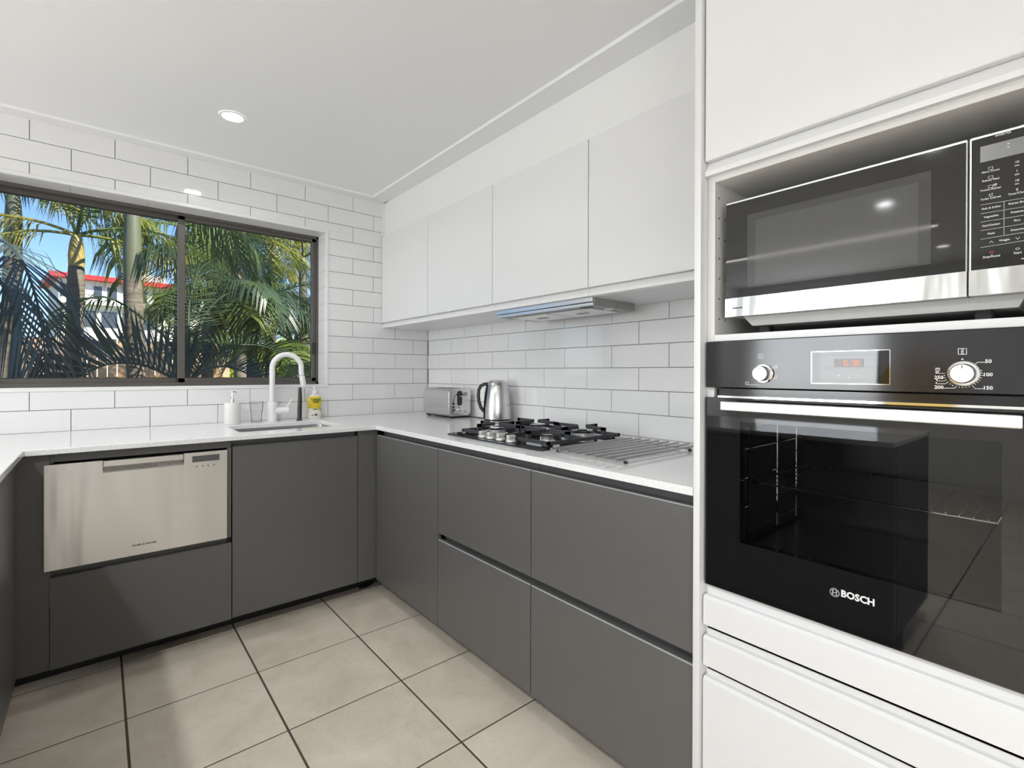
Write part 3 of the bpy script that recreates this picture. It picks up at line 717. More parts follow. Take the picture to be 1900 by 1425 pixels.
# display
a, b_ = px_x(1506, 653, OX), px_x(1651.5, 713.5, OX)
bm = bm_new(); rbox(bm, OX-.0012, OX, b_.y, a.y, b_.z, a.z, .0008, 1); dis = obj('display_glass', bm, 'black_glass', t)
bm = bm_new(); e = OX-.0016
stroke(bm, [(e, a.y, a.z), (e, b_.y, a.z), (e, b_.y, b_.z), (e, a.y, b_.z), (e, a.y, a.z)], .0011, (-1, 0, 0)); obj('display_bezel', bm, 'chrome', dis)
a, b_ = px_x(1548, 666, OX), px_x(1603, 681, OX)
bm = bm_new(); bm.faces.new([bm.verts.new(q) for q in ((e, a.y, b_.z), (e, a.y, a.z), (e, b_.y, a.z), (e, b_.y, b_.z))]); obj('clock_field', bm, 'led_display', dis)
q = px_x(1578, 673.5, OX); bm = bm_new()
SEG = {'a': ((0, 2), (1, 2)), 'b': ((1, 2), (1, 1)), 'c': ((1, 1), (1, 0)), 'd': ((0, 0), (1, 0)), 'e': ((0, 1), (0, 0)), 'f': ((0, 2), (0, 1)), 'g': ((0, 1), (1, 1))}
DG = {'1': 'bc', '5': 'acdfg', '3': 'abcdg', '8': 'abcdefg'}
e2 = OX-.0020
for ch_, off in (('1', -.0150), ('5', -.0085), ('3', .0035), ('8', .0100)):
    for s in DG[ch_]:
        (x0, z0), (x1, z1) = SEG[s]; f = lambda x, z: (e2, q.y - off - x*.0045, q.z - .0048 + z*.0048)
        stroke(bm, [f(x0, z0), f(x1, z1)], .0008, (-1, 0, 0))
for z in (-.002, .002): stroke(bm, [(e2, q.y-.0005, q.z+z-.0003), (e2, q.y-.0005, q.z+z+.0003)], .0009, (-1, 0, 0))
obj('clock_digits', bm, 'led_red', dis)
bm = bm_new(); e = OX-.0016
q = px_x(1556, 697, OX); stroke(bm, [(e, q.y+.003, q.z), (e, q.y-.003, q.z)], .0009, (-1, 0, 0))
q = px_x(1594, 697, OX); stroke(bm, [(e, q.y+.003, q.z), (e, q.y-.003, q.z)], .0009, (-1, 0, 0)); stroke(bm, [(e, q.y, q.z+.003), (e, q.y, q.z-.003)], .0009, (-1, 0, 0))
q = px_x(1575, 696, OX); stroke(bm, [(e, q.y+.0035*math.cos(a_*PI/6), q.z+.0035*math.sin(a_*PI/6)) for a_ in range(13)], .0008, (-1, 0, 0)); stroke(bm, [(e, q.y, q.z+.0022), (e, q.y, q.z), (e, q.y-.0018, q.z)], .0007, (-1, 0, 0)); stroke(bm, [(e, q.y+.002, q.z-.0055), (e, q.y-.002, q.z-.0055)], .0008, (-1, 0, 0))
obj('touch_symbols', bm, 'print_white', dis)
# printed scales round the knobs
bm = bm_new(); e = OX-.0004
def pl(pts, w=.0008): stroke(bm, [px_x(u, v, e) for u, v in pts], w, (-1, 0, 0))
def rect(u0, v0, u1, v1): pl([(u0, v0), (u1, v0), (u1, v1), (u0, v1), (u0, v0)])
T2 = lambda x, y: (1700+x/9.5, 620+y/9.5)
for pts in ([(1040, 525), (1085, 495), (1220, 495)], [(1145, 728), (1200, 728)], [(985, 900), (1040, 962), (1205, 962)], [(465, 952), (680, 952), (710, 915)], [(405, 690), (500, 690)], [(455, 775), (515, 770)], [(390, 825), (500, 822), (535, 805)], [(370, 875), (510, 875), (570, 840)]): pl([T2(*q) for q in pts])
for x, y in ((1148, 638), (1155, 683), (1140, 772), (1115, 812), (1080, 850), (1038, 880), (935, 925), (878, 936), (815, 940), (757, 937), (645, 905), (600, 878), (495, 732)): pl([T2(x-7, y-4), T2(x+7, y+4)], .0011)
for x, y, s in ((1272, 480, '50'), (1260, 715, '100'), (1262, 950, '150'), (400, 938, '200'), (398, 765, '250')): q = px_x(*T2(x, y), e); text_bm(bm, s, .0082, q, '-x', bold=.0002)
a, b_ = T2(742, 252), T2(886, 355); rect(*a, *b_); a, b_ = T2(800, 255), T2(828, 350); rect(*a, *b_); pl([T2(800, 302), T2(828, 302)])
a, b_ = T2(345, 598), T2(412, 645); rect(*a, *b_); a, b_ = T2(345, 662), T2(392, 690); rect(*a, *b_); pl([T2(345, 676), T2(392, 676)]); pl([T2(362, 795), T2(370, 825)], .0014); pl([T2(352, 850), T2(356, 872)], .0012); pl([T2(365, 615), T2(395, 615)], .0012)
q = px_x(*T2(813, 442), e); stroke(bm, [q + Vector((0, .0006, 0)), q - Vector((0, .0006, 0))], .0022, (-1, 0, 0))
T1 = lambda x, y: (1260+x/6.479, 540+y/6.479)
a, b_ = T1(952, 762), T1(1010, 808); rect(*a, *b_); pl([T1(965, 800), T1(965, 780), T1(985, 780), T1(985, 795), T1(1000, 795)])
for x, y in ((1145, 895), (1145, 1020)):
    a, b_ = T1(x, y), T1(x+36, y+32); rect(*a, *b_); pl([T1(x, y+16), T1(x+36, y+16)]); pl([T1(x-45, y+30), T1(x, y+30)])
a, b_ = T1(800, 1095), T1(832, 1122); rect(*a, *b_); pl([T1(832, 1128), T1(985, 1128), T1(985, 1115)])
obj('printed_scale', bm, 'print_white', cp)['kind'] = 'stuff'
# maker's roundel and lettering on the door
bm = bm_new(); e = OX-.0006
q = px_x(1548.5, 1099.5, e); R_ = .0082
circ = lambda r_: [(e, q.y + r_*math.cos(a_*PI/16), q.z + r_*math.sin(a_*PI/16)) for a_ in range(33)]
stroke(bm, circ(R_), .0009, (-1, 0, 0)); stroke(bm, circ(R_*.72)[2:15], .0009, (-1, 0, 0)); stroke(bm, circ(R_*.72)[18:31], .0009, (-1, 0, 0))
for s in (-1, 1): stroke(bm, [(e, q.y+s*.0030, q.z-.0052), (e, q.y+s*.0030, q.z+.0052)], .0011, (-1, 0, 0))
stroke(bm, [(e, q.y-.003, q.z), (e, q.y+.003, q.z)], .0011, (-1, 0, 0))
a, b_ = px_x(1565, 1105, e), px_x(1618, 1115.5, e)
text_bm(bm, 'BOSCH', .0185, ((a.x+b_.x)/2, (a.y+b_.y)/2, (a.z+b_.z)/2), '-x', bold=.0007, sx=.93)
obj('lettering', bm, 'print_white', door)

# --- microwave
MX = -.665
my1, my0, ms = -2.5415, -3.0665, -2.9755
mz0, mzg, mz1 = 1.318, 1.3625, 1.594
t = thing('microwave', 'steel and black glass microwave oven in the niche above the oven', 'microwave', (-.46, -2.80, 1.276))
bm = bm_new(); rbox(bm, MX+.020, -.24, my0+.006, my1-.006, 1.318, 1.588, .004, 2); obj('body', bm, 'grey_metal', t, True)
bm = bm_new(); prism(bm, [(my1-.035, 1.3178), (my0+.02, 1.3178), (my0+.03, 1.295), (my1-.055, 1.295)], 'x', MX+.02, -.27); obj('base_pan', bm, 'grey_metal', t)
for y in (my1-.075, my0+.075):
    for x in (MX+.05, -.30): bm = bm_new(); rbox(bm, x-.014, x+.014, y-.012, y+.012, 1.2758, 1.300, .002, 1); obj('foot', bm, 'dark_rubber', t)
bm = bm_new(); rbox(bm, MX, MX+.020, ms+.0012, my1, mz0, mz1, .0015, 1); d_ = obj('door', bm, 'aluminium_satin', t)
e = MX-.0012
bm = bm_new(); box(bm, e, MX+.002, ms+.003, my1-.0015, mzg, mz1-.005); obj('door_glass', bm, 'black_glass', d_)
a = px_x(1387, 386, e); b_ = px_x(1727, 500, e); c_ = px_x(1390, 535, e)
wz1 = (px_x(1387, 400, e).z + px_x(1726, 316, e).z)/2; wz0 = (px_x(1390, 536, e).z + px_x(1727, 487, e).z)/2
wy1 = a.y; wy0 = b_.y
bm = bm_new(); box(bm, e-.0004, e+.001, wy0, wy1, wz0, wz1); obj('window_border', bm, 'screen_border', d_)
bm = bm_new(); box(bm, e-.0008, e+.001, px_x(1703, 420, e).y, px_x(1402, 460, e).y, wz0+.004, wz1-.016); obj('screen', bm, 'screen_mesh', d_)
bm = bm_new(); box(bm, e-.001, MX+.002, ms+.0012, my1, mz0, mzg-.0006); obj('lower_trim', bm, 'steel_trim', d_)
q = px_x(1368, 571, MX-.003); bm = bm_new(); text_bm(bm, 'Panasonic', .0062, q, '-x', bold=.0001); obj('lettering', bm, 'print_dark', d_)
bm = bm_new(); rbox(bm, MX, MX+.020, my0, ms-.0012, mz0, mz1, .0015, 1); cpn = obj('control_panel', bm, 'aluminium_satin', t)
bm = bm_new(); box(bm, e, MX+.002, my0+.0015, ms-.004, mzg, mz1-.005); obj('control_glass', bm, 'black_glass', cpn)
bm = bm_new(); box(bm, e-.001, MX+.002, my0, ms-.0015, mz0, mzg-.0006); obj('lower_trim', bm, 'steel_trim', cpn)
K = lambda x, y: px_x(1780+x/3.3917, 200+y/3.3917, e-.0007)
a = K(132, 240); bm = bm_new(); box(bm, e-.0006, e+.001, my0+.012, a.y, K(132, 352).z+.0015, a.z-.002); obj('display', bm, 'lcd_grey', cpn)
bm = bm_new()
for y in (225, 247): q = K(309, y); stroke(bm, [q + Vector((-.0006, .0007, 0)), q + Vector((-.0006, -.0007, 0))], .0014, (-1, 0, 0))
obj('display_colon', bm, 'led_white', cpn)
bm = bm_new()
sz = .0046
for x, y, s, k in ((276, 165, 'INVERTER', 1), (197, 398, 'Micro Power', 1), (197, 453, 'Reheat Meal', 1), (197, 511, 'Frozen-Reheat', 1), (197, 568, 'Turbo Defrost', 1), (363, 341, '10', 1.2), (363, 362, 'min', .9), (363, 397, '1', 1.2), (363, 418, 'min', .9), (363, 457, '10', 1.2), (363, 477, 'sec', .9), (365, 536, 'Timer/Clock', 1),
                   (200, 628, 'Melt & Soften', 1), (372, 595, 'Reheat Bread', 1), (200, 682, 'Vegetables', 1), (364, 653, 'Potatoes', 1), (200, 737, 'Fish/Chicken', 1), (364, 707, 'Rice', 1), (200, 790, 'Pasta', 1), (364, 765, 'Desserts', 1), (283, 832, 'Weight', 1), (202, 935, 'Stop/Reset', 1.15), (367, 912, 'Start', 1.15), (404, 949, 'NN', .8)):
    text_bm(bm, s, sz*k, K(x, y), '-x', bold=.00005, sx=.92)
def kl(pts, w=.00045): stroke(bm, [K(*q) for q in pts], w, (-1, 0, 0))
for y in (612, 667, 720, 774, 828, 880): kl([(134, y), (430, y-48)])
for y in (612, 667, 720, 774): kl([(281, y-20), (281, y+24)])
kl([(190, 852), (201, 838), (213, 849)]); kl([(355, 815), (368, 827), (380, 812)])
for x, y in ((197, 380), (197, 437), (197, 495)): kl([(x-14, y-6), (x+14, y-10), (x+14, y+6), (x-14, y+9), (x-14, y-6)])
for x, y in ((190, 545), (206, 541), (190, 556), (206, 552), (220, 482), (231, 478), (220, 490), (231, 486)): kl([(x-3, y), (x+3, y-1)], .0012)
kl([(353, 888), (367, 880), (381, 884), (367, 895), (353, 888)]); kl([(358, 508), (370, 506), (358, 522), (370, 520), (358, 508)])
obj('printed_keys', bm, 'print_white', cpn)['kind'] = 'stuff'
bm = bm_new(); kl([(190, 911), (202, 902), (214, 908), (205, 919), (190, 911)], .0007); obj('stop_symbol', bm, 'print_red', cpn)

# --- gas hob
t = thing('gas_hob', 'black glass four-burner gas hob with cast iron grates', 'hob', (-.36, -1.535, .9))
hx0, hx1, hy0_, hy1_ = -.622, -.105, -1.846, -1.226
bm = bm_new(); prism(bm, rrect(hx0, hx1, hy0_, hy1_, .014), 'z', .9003, .9065)
bmesh.ops.bevel(bm, geom=[e_ for e_ in bm.edges if all(v.co.z > .906 for v in e_.verts)], offset=.002, segments=2, affect='EDGES')
obj('glass_plate', bm, 'black_glass', t, True)
burners = [(-.445, -1.372, .038), (-.215, -1.385, .032), (-.440, -1.695, .024), (-.225, -1.690, .052)]
for bx, by, br in burners:
    bm = bm_new(); lathe(bm, [(br*1.35, .9066), (br*1.35, .909), (br*1.05, .912), (br*.98, .912), (br*.98, .924), (br*1.02, .9255), (br*.9, .9255)], bx, by, 28); bn = obj('burner_head', bm, 'burner_alu', t, True)
    bm = bm_new(); lathe(bm, [(br*.86, .9256), (br*.98, .9268), (br*.98, .9295), (br*.90, .9325), (br*.3, .9335)], bx, by, 28); obj('burner_cap', bm, 'black_enamel', bn, True)
    if br > .05: bm = bm_new(); lathe(bm, [(.020, .9337), (.021, .937), (.012, .9385)], bx, by, 20); obj('inner_cap', bm, 'black_enamel', bn, True)
    bm = bm_new(); tube(bm, [(bx-br*1.2, by+br*.4, .907), (bx-br*1.2, by+br*.4, .925)], .0025, 6); obj('igniter', bm, 'ceramic_white', bn)
# grates: two cast-iron frames with posts and inward fingers
for ya, yb in ((-1.253, -1.532), (-1.538, -1.818)):
    bm = bm_new(); xa, xb = -.555, -.128; zf0, zf1 = .912, .925; w = .010
    box(bm, xa, xb, ya-w, ya, zf0, zf1); box(bm, xa, xb, yb, yb+w, zf0, zf1); box(bm, xa, xa+w, yb, ya, zf0, zf1); box(bm, xb-w, xb, yb, ya, zf0, zf1)
    g = obj('grate', bm, 'cast_iron', t)
    for x in (xa+.02, xb-.03):
        for y in (ya-.012, yb+.012): bm = bm_new(); lathe(bm, [(.006, .9066), (.007, .912)], x, y, 10); obj('grate_foot', bm, 'dark_rubber', g)
    ym = (ya+yb)/2; xm = (xa+xb)/2
    def finger(p0, p1):
        bm = bm_new(); d = Vector((p1[0]-p0[0], p1[1]-p0[1], 0)).normalized(); s = Vector((-d.y, d.x, 0))
        for lo, hi, a_, b2 in ((.925, .955, Vector((*p0, 0)), Vector((*p0, 0)) + d*.020), (.943, .956, Vector((*p0, 0)), Vector((*p1, 0)))):
            vs = [(a_ - s*.0055), (b2 - s*.0055), (b2 + s*.0055), (a_ + s*.0055)]
            prism(bm, [(v.x, v.y) for v in vs], 'z', lo, hi)
        obj('finger', bm, 'cast_iron', g)
    for bx, by, br in [b for b in burners if yb < b[1] < ya]:
        r_in = br*.55
        if bx < xm: finger((xa+.001, by), (bx-r_in, by)); finger((xm-.002, by), (bx+r_in, by))
        else: finger((xb-.001, by), (bx+r_in, by)); finger((xm+.002, by), (bx-r_in, by))
        finger((bx, ya-.001), (bx, by+r_in)); finger((bx, yb+.001), (bx, by-r_in))
    bm = bm_new(); box(bm, xm-.005, xm+.005, yb+w, ya-w, zf0, zf1); obj('cross_bar', bm, 'cast_iron', g)
for u, v in ((900.5, 809.7), (917, 812), (934, 815), (950.5, 818.5)):
    q = px_z(u, v, .910); bm = bm_new(); lathe(bm, [(.0185, .9067), (.0215, .9085), (.0215, .912), (.0195, .917), (.0170, .919)], -.580, q.y, 20); kn = obj('knob', bm, 'knob_silver', t, True)
    bm = bm_new(); rbox(bm, -.598, -.562, q.y-.0095, q.y+.0095, .9185, .935, .003, 2); obj('knob_grip', bm, 'knob_silver', kn, True)

# ================================================================== THINGS ON THE WORKTOP
# --- steel rod trivet
t = thing('rod_trivet', 'stainless steel rod trivet lying on the worktop beside the hob', 'trivet', (-.37, -2.03, .9))
zr = .9150
fr = px_z(1024, 833.5, zr); lr = px_z(1140, 852.5, zr)
yA, yB = -1.893, -2.175
nrod = 8
for i in range(nrod):
    y = yA + (yB-yA)*i/(nrod-1); bm = bm_new(); tube(bm, [(-.617, y, zr), (-.150+.004*i, y, zr)], .0041, 10); obj('rod', bm, 'steel_rod', t, True)
for x in (-.575, -.195):
    bm = bm_new(); tube(bm, [(x, yA+.012, zr-.0070), (x, yB-.014, zr-.0070)], .0030, 8); obj('cross_rod', bm, 'steel_rod', t, True)
    for y in (yA+.004, yB-.006): bm = bm_new(); lathe(bm, [(.0065, .9003), (.0065, .9075)], x, y, 10); obj('foot', bm, 'dark_rubber', t)
# --- sink
def loop(bm, r_, z, pts): return [bm.verts.new((x, y, z)) for x, y in pts]
t = thing('sink', 'undermount stainless steel sink bowl under the window', 'sink', ((SX0+SX1)/2, (SY0+SY1)/2, .70))
bm = bm_new(); e = .004
specs = [(e, .8795, .03), (-.004, .8795, .03), (-.008, .72, .04), (-.025, .702, .045)]
rings = []
for g_, z, r_ in specs: rings.append([bm.verts.new((x, y, z)) for x, y in rrect(SX0-g_, SX1+g_, SY0-g_, SY1+g_, r_)])
for A, B in zip(rings, rings[1:]):
    for k in range(len(A)): bm.faces.new((A[k], A[(k+1) % len(A)], B[(k+1) % len(B)], B[k]))
bm.faces.new(rings[-1]); obj('bowl', bm, 'steel_brushed_x', t, True)
bm = bm_new(); lathe(bm, [(.045, .7025), (.045, .705), (.03, .7045), (.028, .703)], (SX0+SX1)/2, SY1-.10, 24); obj('drain', bm, 'chrome', t, True)
# --- tap
fx, fy = -1.071, -.088
t = thing('tap', 'white gooseneck pull-out kitchen tap behind the sink', 'tap', (fx, fy, .9))
bm = bm_new(); lathe(bm, [(.0268, .9003), (.0268, 1.006), (.0255, 1.010), (.016, 1.0115)], fx, fy, 28); obj('tap_body', bm, 'matt_white', t, True)
dx, dy = .985, -.17      # direction of the spout in plan
R_ = .0775; cz = 1.205
pts = [(0, 1.0105), (0, 1.10), (0, 1.18)] + [(R_ - R_*math.cos(a_), cz + R_*1.02*math.sin(a_)) for a_ in [PI*i/14 for i in range(0, 14)]]
pts += [(2*R_-.002+.001*1, 1.190), (2*R_+.002, 1.163)]
bm = bm_new(); tube(bm, [(fx+dx*s, fy+dy*s, z) for s, z in pts], .0148, 14); obj('spout', bm, 'matt_white', t, True)
bm = bm_new(); tube(bm, [(fx+dx*s, fy+dy*s, z) for s, z in ((2*R_+.0023, 1.161), (2*R_+.012, 1.100), (2*R_+.0125, 1.097))], [.0152, .0165, .0150], 16); obj('spray_head', bm, 'matt_white', t, True)
bm = bm_new(); tube(bm, [(fx+.015, fy-.006, .960), (fx+.084, fy-.020, .960)], [.0195, .0195], 20); lv = obj('mixer', bm, 'matt_white', t, True)
bm = bm_new(); tube(bm, [(fx+.072, fy-.018, .972), (fx+.100, fy-.024, 1.022)], [.0045, .0038], 10); tube(bm, [(fx+.0985, fy-.0237, 1.019), (fx+.101, fy-.0242, 1.024)], .0058, 10); obj('lever', bm, 'matt_white', lv, True)
# --- black post under the spout
qx, qy = -.931, -.122
t = thing('black_post', 'slim black upright post standing under the white tap spout', 'post', (qx, qy, .9))
bm = bm_new(); tube(bm, [(qx, qy, .9035), (qx+.001, qy, .96), (qx+.003, qy, 1.03), (qx+.002, qy, 1.092)], [.0125, .0128, .0118, .0085], 14); obj('stem', bm, 'black_plastic', t, True)
bm = bm_new(); lathe(bm, [(.0175, .9003), (.0165, .9045), (.012, .906)], qx, qy, 20); obj('foot', bm, 'black_plastic', t, True)
# --- soap dispenser
sx, sy = -1.277, -.115
t = thing('soap_dispenser', 'white ceramic soap dispenser with chrome pump beside the sink', 'dispenser', (sx, sy, .9))
bm = bm_new(); lathe(bm, [(.038, .9003), (.0395, .903), (.0395, 1.012), (.0375, 1.0165), (.012, 1.0175)], sx, sy, 32); obj('body', bm, 'ceramic_white', t, True)
bm = bm_new(); lathe(bm, [(.0115, 1.0177), (.0115, 1.036), (.010, 1.038), (.0035, 1.0385), (.0035, 1.052), (.0065, 1.053), (.0065, 1.060), (.0035, 1.061), (.0035, 1.072), (.005, 1.073), (.005, 1.077)], sx, sy, 18); obj('pump', bm, 'chrome', t, True)
bm = bm_new(); tube(bm, [(sx, sy, 1.0725), (sx+.012, sy-.022, 1.0735), (sx+.016, sy-.030, 1.068)], [.0035, .003, .0026], 8); obj('spout', bm, 'chrome', t, True)
# --- tumbler
gx, gy = -1.150, -.078
bm = bm_new(); lathe(bm, [(.0255, .9003), (.0265, .902), (.029, .960), (.0315, .962), (.0345, 1.018)], gx, gy, 28, cap=False); lathe(bm, [(.0255, .9005), (.0262, .905)], gx, gy, 28)
tag(obj('tumbler', bm, 'tumbler_glass', None, True), 'clear glass tumbler between soap dispenser and tap', 'glass')
# --- detergent bottle
bx, by = -.823, -.055
t = thing('detergent_bottle', 'yellow and white dishwashing liquid bottle beside the window tiles', 'bottle', (bx, by, .9))
bm = bm_new(); prof = [(.036, .9003), (.039, .904), (.0385, .925), (.0345, .955), (.036, .975), (.041, 1.000), (.041, 1.015), (.034, 1.036), (.016, 1.046), (.012, 1.050)]
lathe(bm, prof, bx, by, 32, 1.0, .55); obj('body', bm, 'bottle_label', t, True)
bm = bm_new(); lathe(bm, [(.0358, .962), (.0364, .975), (.0414, 1.000), (.0414, 1.015), (.0352, 1.034)], bx, by, 32, 1.0, .56, cap=False); obj('yellow_label', bm, 'yellow_liquid', t, True)
bm = bm_new(); lathe(bm, [(.0145, 1.0495), (.0145, 1.066), (.011, 1.070), (.0075, 1.072), (.0075, 1.086), (.009, 1.088), (.008, 1.095), (.004, 1.097)], bx, by, 20); obj('cap', bm, 'matt_white', t, True)
YFc = by - .0245
bm = bm_new(); text_bm(bm, 'TANDIL', .0190, (bx, YFc-.0005, 1.014), '-y', bold=.0007, sx=.92); obj('lettering', bm, 'print_green', t)
bm = bm_new(); text_bm(bm, 'ULTRA', .0120, (bx, YFc-.0005, 1.000), '-y', bold=.0006); stroke(bm, [(bx-.016, YFc, .957), (bx+.010, YFc, .957)], .004, (0, -1, 0)); stroke(bm, [(bx-.006, YFc, .925), (bx+.008, YFc, .925)], .006, (0, -1, 0)); stroke(bm, [(bx-.006, YFc, .919), (bx+.008, YFc, .919)], .003, (0, -1, 0)); stroke(bm, [(bx-.023, YFc, .918), (bx-.020, YFc, .923)], .006, (0, -1, 0))
obj('small_print', bm, 'print_dark', t)
bm = bm_new(); prism(bm, arc(bx+.024, .960, .008, 0, 2*PI*15/16, 15), 'y', YFc-.0003, YFc+.004); obj('lemon_badge', bm, 'lime_print', t)
# --- toaster
tx0, tx1, ty0, ty1, tz0, tz1 = -.193, -.035, -.588, -.270, .912, 1.083
t = thing('toaster', 'brushed steel two-slice toaster in the corner of the worktop', 'toaster', ((tx0+tx1)/2, (ty0+ty1)/2, .9))
bm = bm_new(); prism(bm, rrect(tx0, tx1, tz0, tz1, .022), 'y', ty0+.012, ty1-.012)
obj('shell', bm, 'steel_brushed_y', t, True)
for ya, yb in ((ty0, ty0+.0125), (ty1-.0125, ty1)):
    bm = bm_new(); prism(bm, rrect(tx0+.002, tx1-.002, tz0+.002, tz1-.002, .021), 'y', ya, yb); es = [e_ for e_ in bm.edges if all(abs(v.co.y-(ya if ya == ty0 else yb)) < 1e-5 for v in e_.verts)]
    bmesh.ops.bevel(bm, geom=es, offset=.006, segments=3, affect='EDGES'); obj('end_panel', bm, 'steel_polished', t, True)
bm = bm_new(); box(bm, tx0+.014, tx1-.014, ty0+.014, ty1-.014, .906, .913); obj('base', bm, 'black_plastic', t)
for x in (tx0+.03, tx1-.03):
    for y in (ty0+.035, ty1-.035): bm = bm_new(); lathe(bm, [(.010, .9003), (.011, .9065)], x, y, 12); obj('foot', bm, 'black_plastic', t)
for x in (tx0+.045, tx1-.075): bm = bm_new(); box(bm, x, x+.026, ty0+.04, ty1-.04, tz1-.004, tz1+.0008); obj('slot', bm, 'dark_hole', t)
mX = -.119; e = ty0-.0008
bm = bm_new(); prism(bm, rrect(mX-.018, mX+.018, .978, 1.068, .012), 'y', e, ty0+.002); obj('lever_slot', bm, 'black_plastic', t)
bm = bm_new(); rbox(bm, mX-.014, mX+.014, ty0-.018, ty0-.001, 1.040, 1.054, .003, 2); lv = obj('lever', bm, 'black_plastic', t, True)
bm = bm_new(); box(bm, mX-.011, mX+.011, ty0-.0185, ty0-.0178, 1.034, 1.037); obj('lever_trim', bm, 'chrome', lv)
bm = bm_new(); prism(bm, rrect(mX+.026, mX+.058, 1.036, 1.060, .008), 'y', e, ty0+.002); obj('badge', bm, 'grey_metal', t)
for z in (.990, .970, .950): bm = bm_new(); rbox(bm, mX-.053, mX-.038, ty0-.004, ty0+.001, z-.006, z+.006, .0015, 1); obj('button', bm, 'black_plastic', t)
bm = bm_new(); n_ = 24
rings = [[bm.verts.new((mX+.003 + r_*math.cos(2*PI*k/n_), y_, .952 + r_*math.sin(2*PI*k/n_))) for k in range(n_)] for y_, r_ in ((ty0+.001, .021), (ty0-.004, .021), (ty0-.005, .016), (ty0-.014, .0145), (ty0-.0145, .012))]
for A, B in zip(rings, rings[1:]):
    for k in range(n_): bm.faces.new((A[k], A[(k+1) % n_], B[(k+1) % n_], B[k]))
bm.faces.new(rings[-1]); obj('browning_knob', bm, 'chrome', t, True)
bm = bm_new(); stroke(bm, [(mX+.024, e, .953), (mX+.058, e, .928)], .0022, (0, -1, 0)); stroke(bm, [(mX-.058, e, .934), (mX-.044, e, .938)], .003, (0, -1, 0)); stroke(bm, [(mX-.046, e, .996), (mX-.042, e, 1.022), (mX-.028, e, 1.044), (mX-.016, e, 1.046)], .003, (0, -1, 0)); obj('dial_marking', bm, 'print_dark', t)
bm = bm_new(); tube(bm, [(tx1-.02, ty0+.02, .9035), (-.025, ty0-.04, .9035), (-.030, ty0-.14, .9035), (-.045, ty0-.215, .908), (-.028, ty0-.25, .925), (-.006, ty0-.25, .95)], .003, 8); obj('power_cord', bm, 'black_plastic', t, True)
# --- kettle
kx, ky = -.103, -.945
t = thing('kettle', 'brushed steel electric kettle with black handle behind the hob', 'kettle', (kx, ky, .9))
bm = bm_new(); lathe(bm, [(.070, .9003), (.078, .903), (.078, .914), (.074, .917)], kx, ky, 36); obj('power_base', bm, 'steel_polished', t, True)
bm = bm_new(); lathe(bm, [(.072, .9172), (.0765, .919), (.0765, .923)], kx, ky, 36); obj('base_ring', bm, 'black_plastic', t, True)
bm = bm_new(); lathe(bm, [(.0772, .9232), (.0772, .935), (.0755, .98), (.072, 1.03), (.0672, 1.075), (.0615, 1.105), (.055, 1.123), (.050, 1.129)], kx, ky, 40); obj('body', bm, 'steel_vertical', t, True)
bm = bm_new(); lathe(bm, [(.0495, 1.1292), (.048, 1.134), (.036, 1.140), (.012, 1.1425)], kx, ky, 36); obj('lid', bm, 'steel_polished', t, True)
hd = Vector((-.80, .60, 0)).normalized(); sd = Vector((-hd.y, hd.x, 0))
def hp(s, z): return Vector((kx, ky, 0)) + hd*s + Vector((0, 0, z))
path = [(.048, 1.118), (.072, 1.118), (.094, 1.108), (.106, 1.085), (.108, 1.050), (.104, 1.015), (.094, .985), (.076, .962)]
bm = bm_new(); rings = []
for i, (s, z) in enumerate(path):
    a = path[max(i-1, 0)]; b_ = path[min(i+1, len(path)-1)]; d = Vector((b_[0]-a[0], b_[1]-a[1])).normalized(); nn = Vector((-d.y, d.x))
    ring = []
    for k in range(10):
        an = 2*PI*k/10; off = nn*math.cos(an)*.0095; w_ = math.sin(an)*.0135
        ring.append(bm.verts.new(hp(s+off.x, z+off.y) + sd*w_))
    rings.append(ring)
for A, B in zip(rings, rings[1:]):
    for k in range(10): bm.faces.new((A[k], A[(k+1) % 10], B[(k+1) % 10], B[k]))
bm.faces.new(rings[0][::-1]); bm.faces.new(rings[-1]); obj('handle', bm, 'black_plastic', t, True)
bm = bm_new(); col = []
for z, r_ in ((.924, .0775), (.98, .0760), (1.03, .0725), (1.075, .0675), (1.110, .0610)):
    a0 = math.atan2(hd.y, hd.x); col.append([bm.verts.new((kx + (r_+.0035)*math.cos(a0+a_), ky + (r_+.0035)*math.sin(a0+a_), z)) for a_ in (-.34, -.17, 0, .17, .34)])
for A, B in zip(col, col[1:]):
    for k in range(4): bm.faces.new((A[k], A[k+1], B[k+1], B[k]))
obj('back_strip', bm, 'black_plastic', t, True)
bm = bm_new(); col = []
for z, r_ in ((.965, .0766), (1.03, .0728), (1.085, .0660)): col.append([bm.verts.new((kx + (r_+.0045)*math.cos(a0+a_), ky + (r_+.0045)*math.sin(a0+a_), z)) for a_ in (-.14, 0, .14)])
for A, B in zip(col, col[1:]):
    for k in range(2): bm.faces.new((A[k], A[k+1], B[k+1], B[k]))
obj('water_gauge', bm, 'tumbler_glass', t, True)
# --- black scrap on the floor in the corner
q = px_z(677, 1086, 0); bm = bm_new()
prism(bm, [(q.x-.045, q.y-.028), (q.x-.005, q.y-.034), (q.x+.045, q.y-.010), (q.x+.055, q.y+.012), (q.x+.02, q.y+.026), (q.x-.03, q.y+.012)], 'z', .0003, .006)
tag(obj('floor_scrap', bm, 'dark_rubber'), 'small flat black scrap lying on the floor by the kickboard', 'scrap')

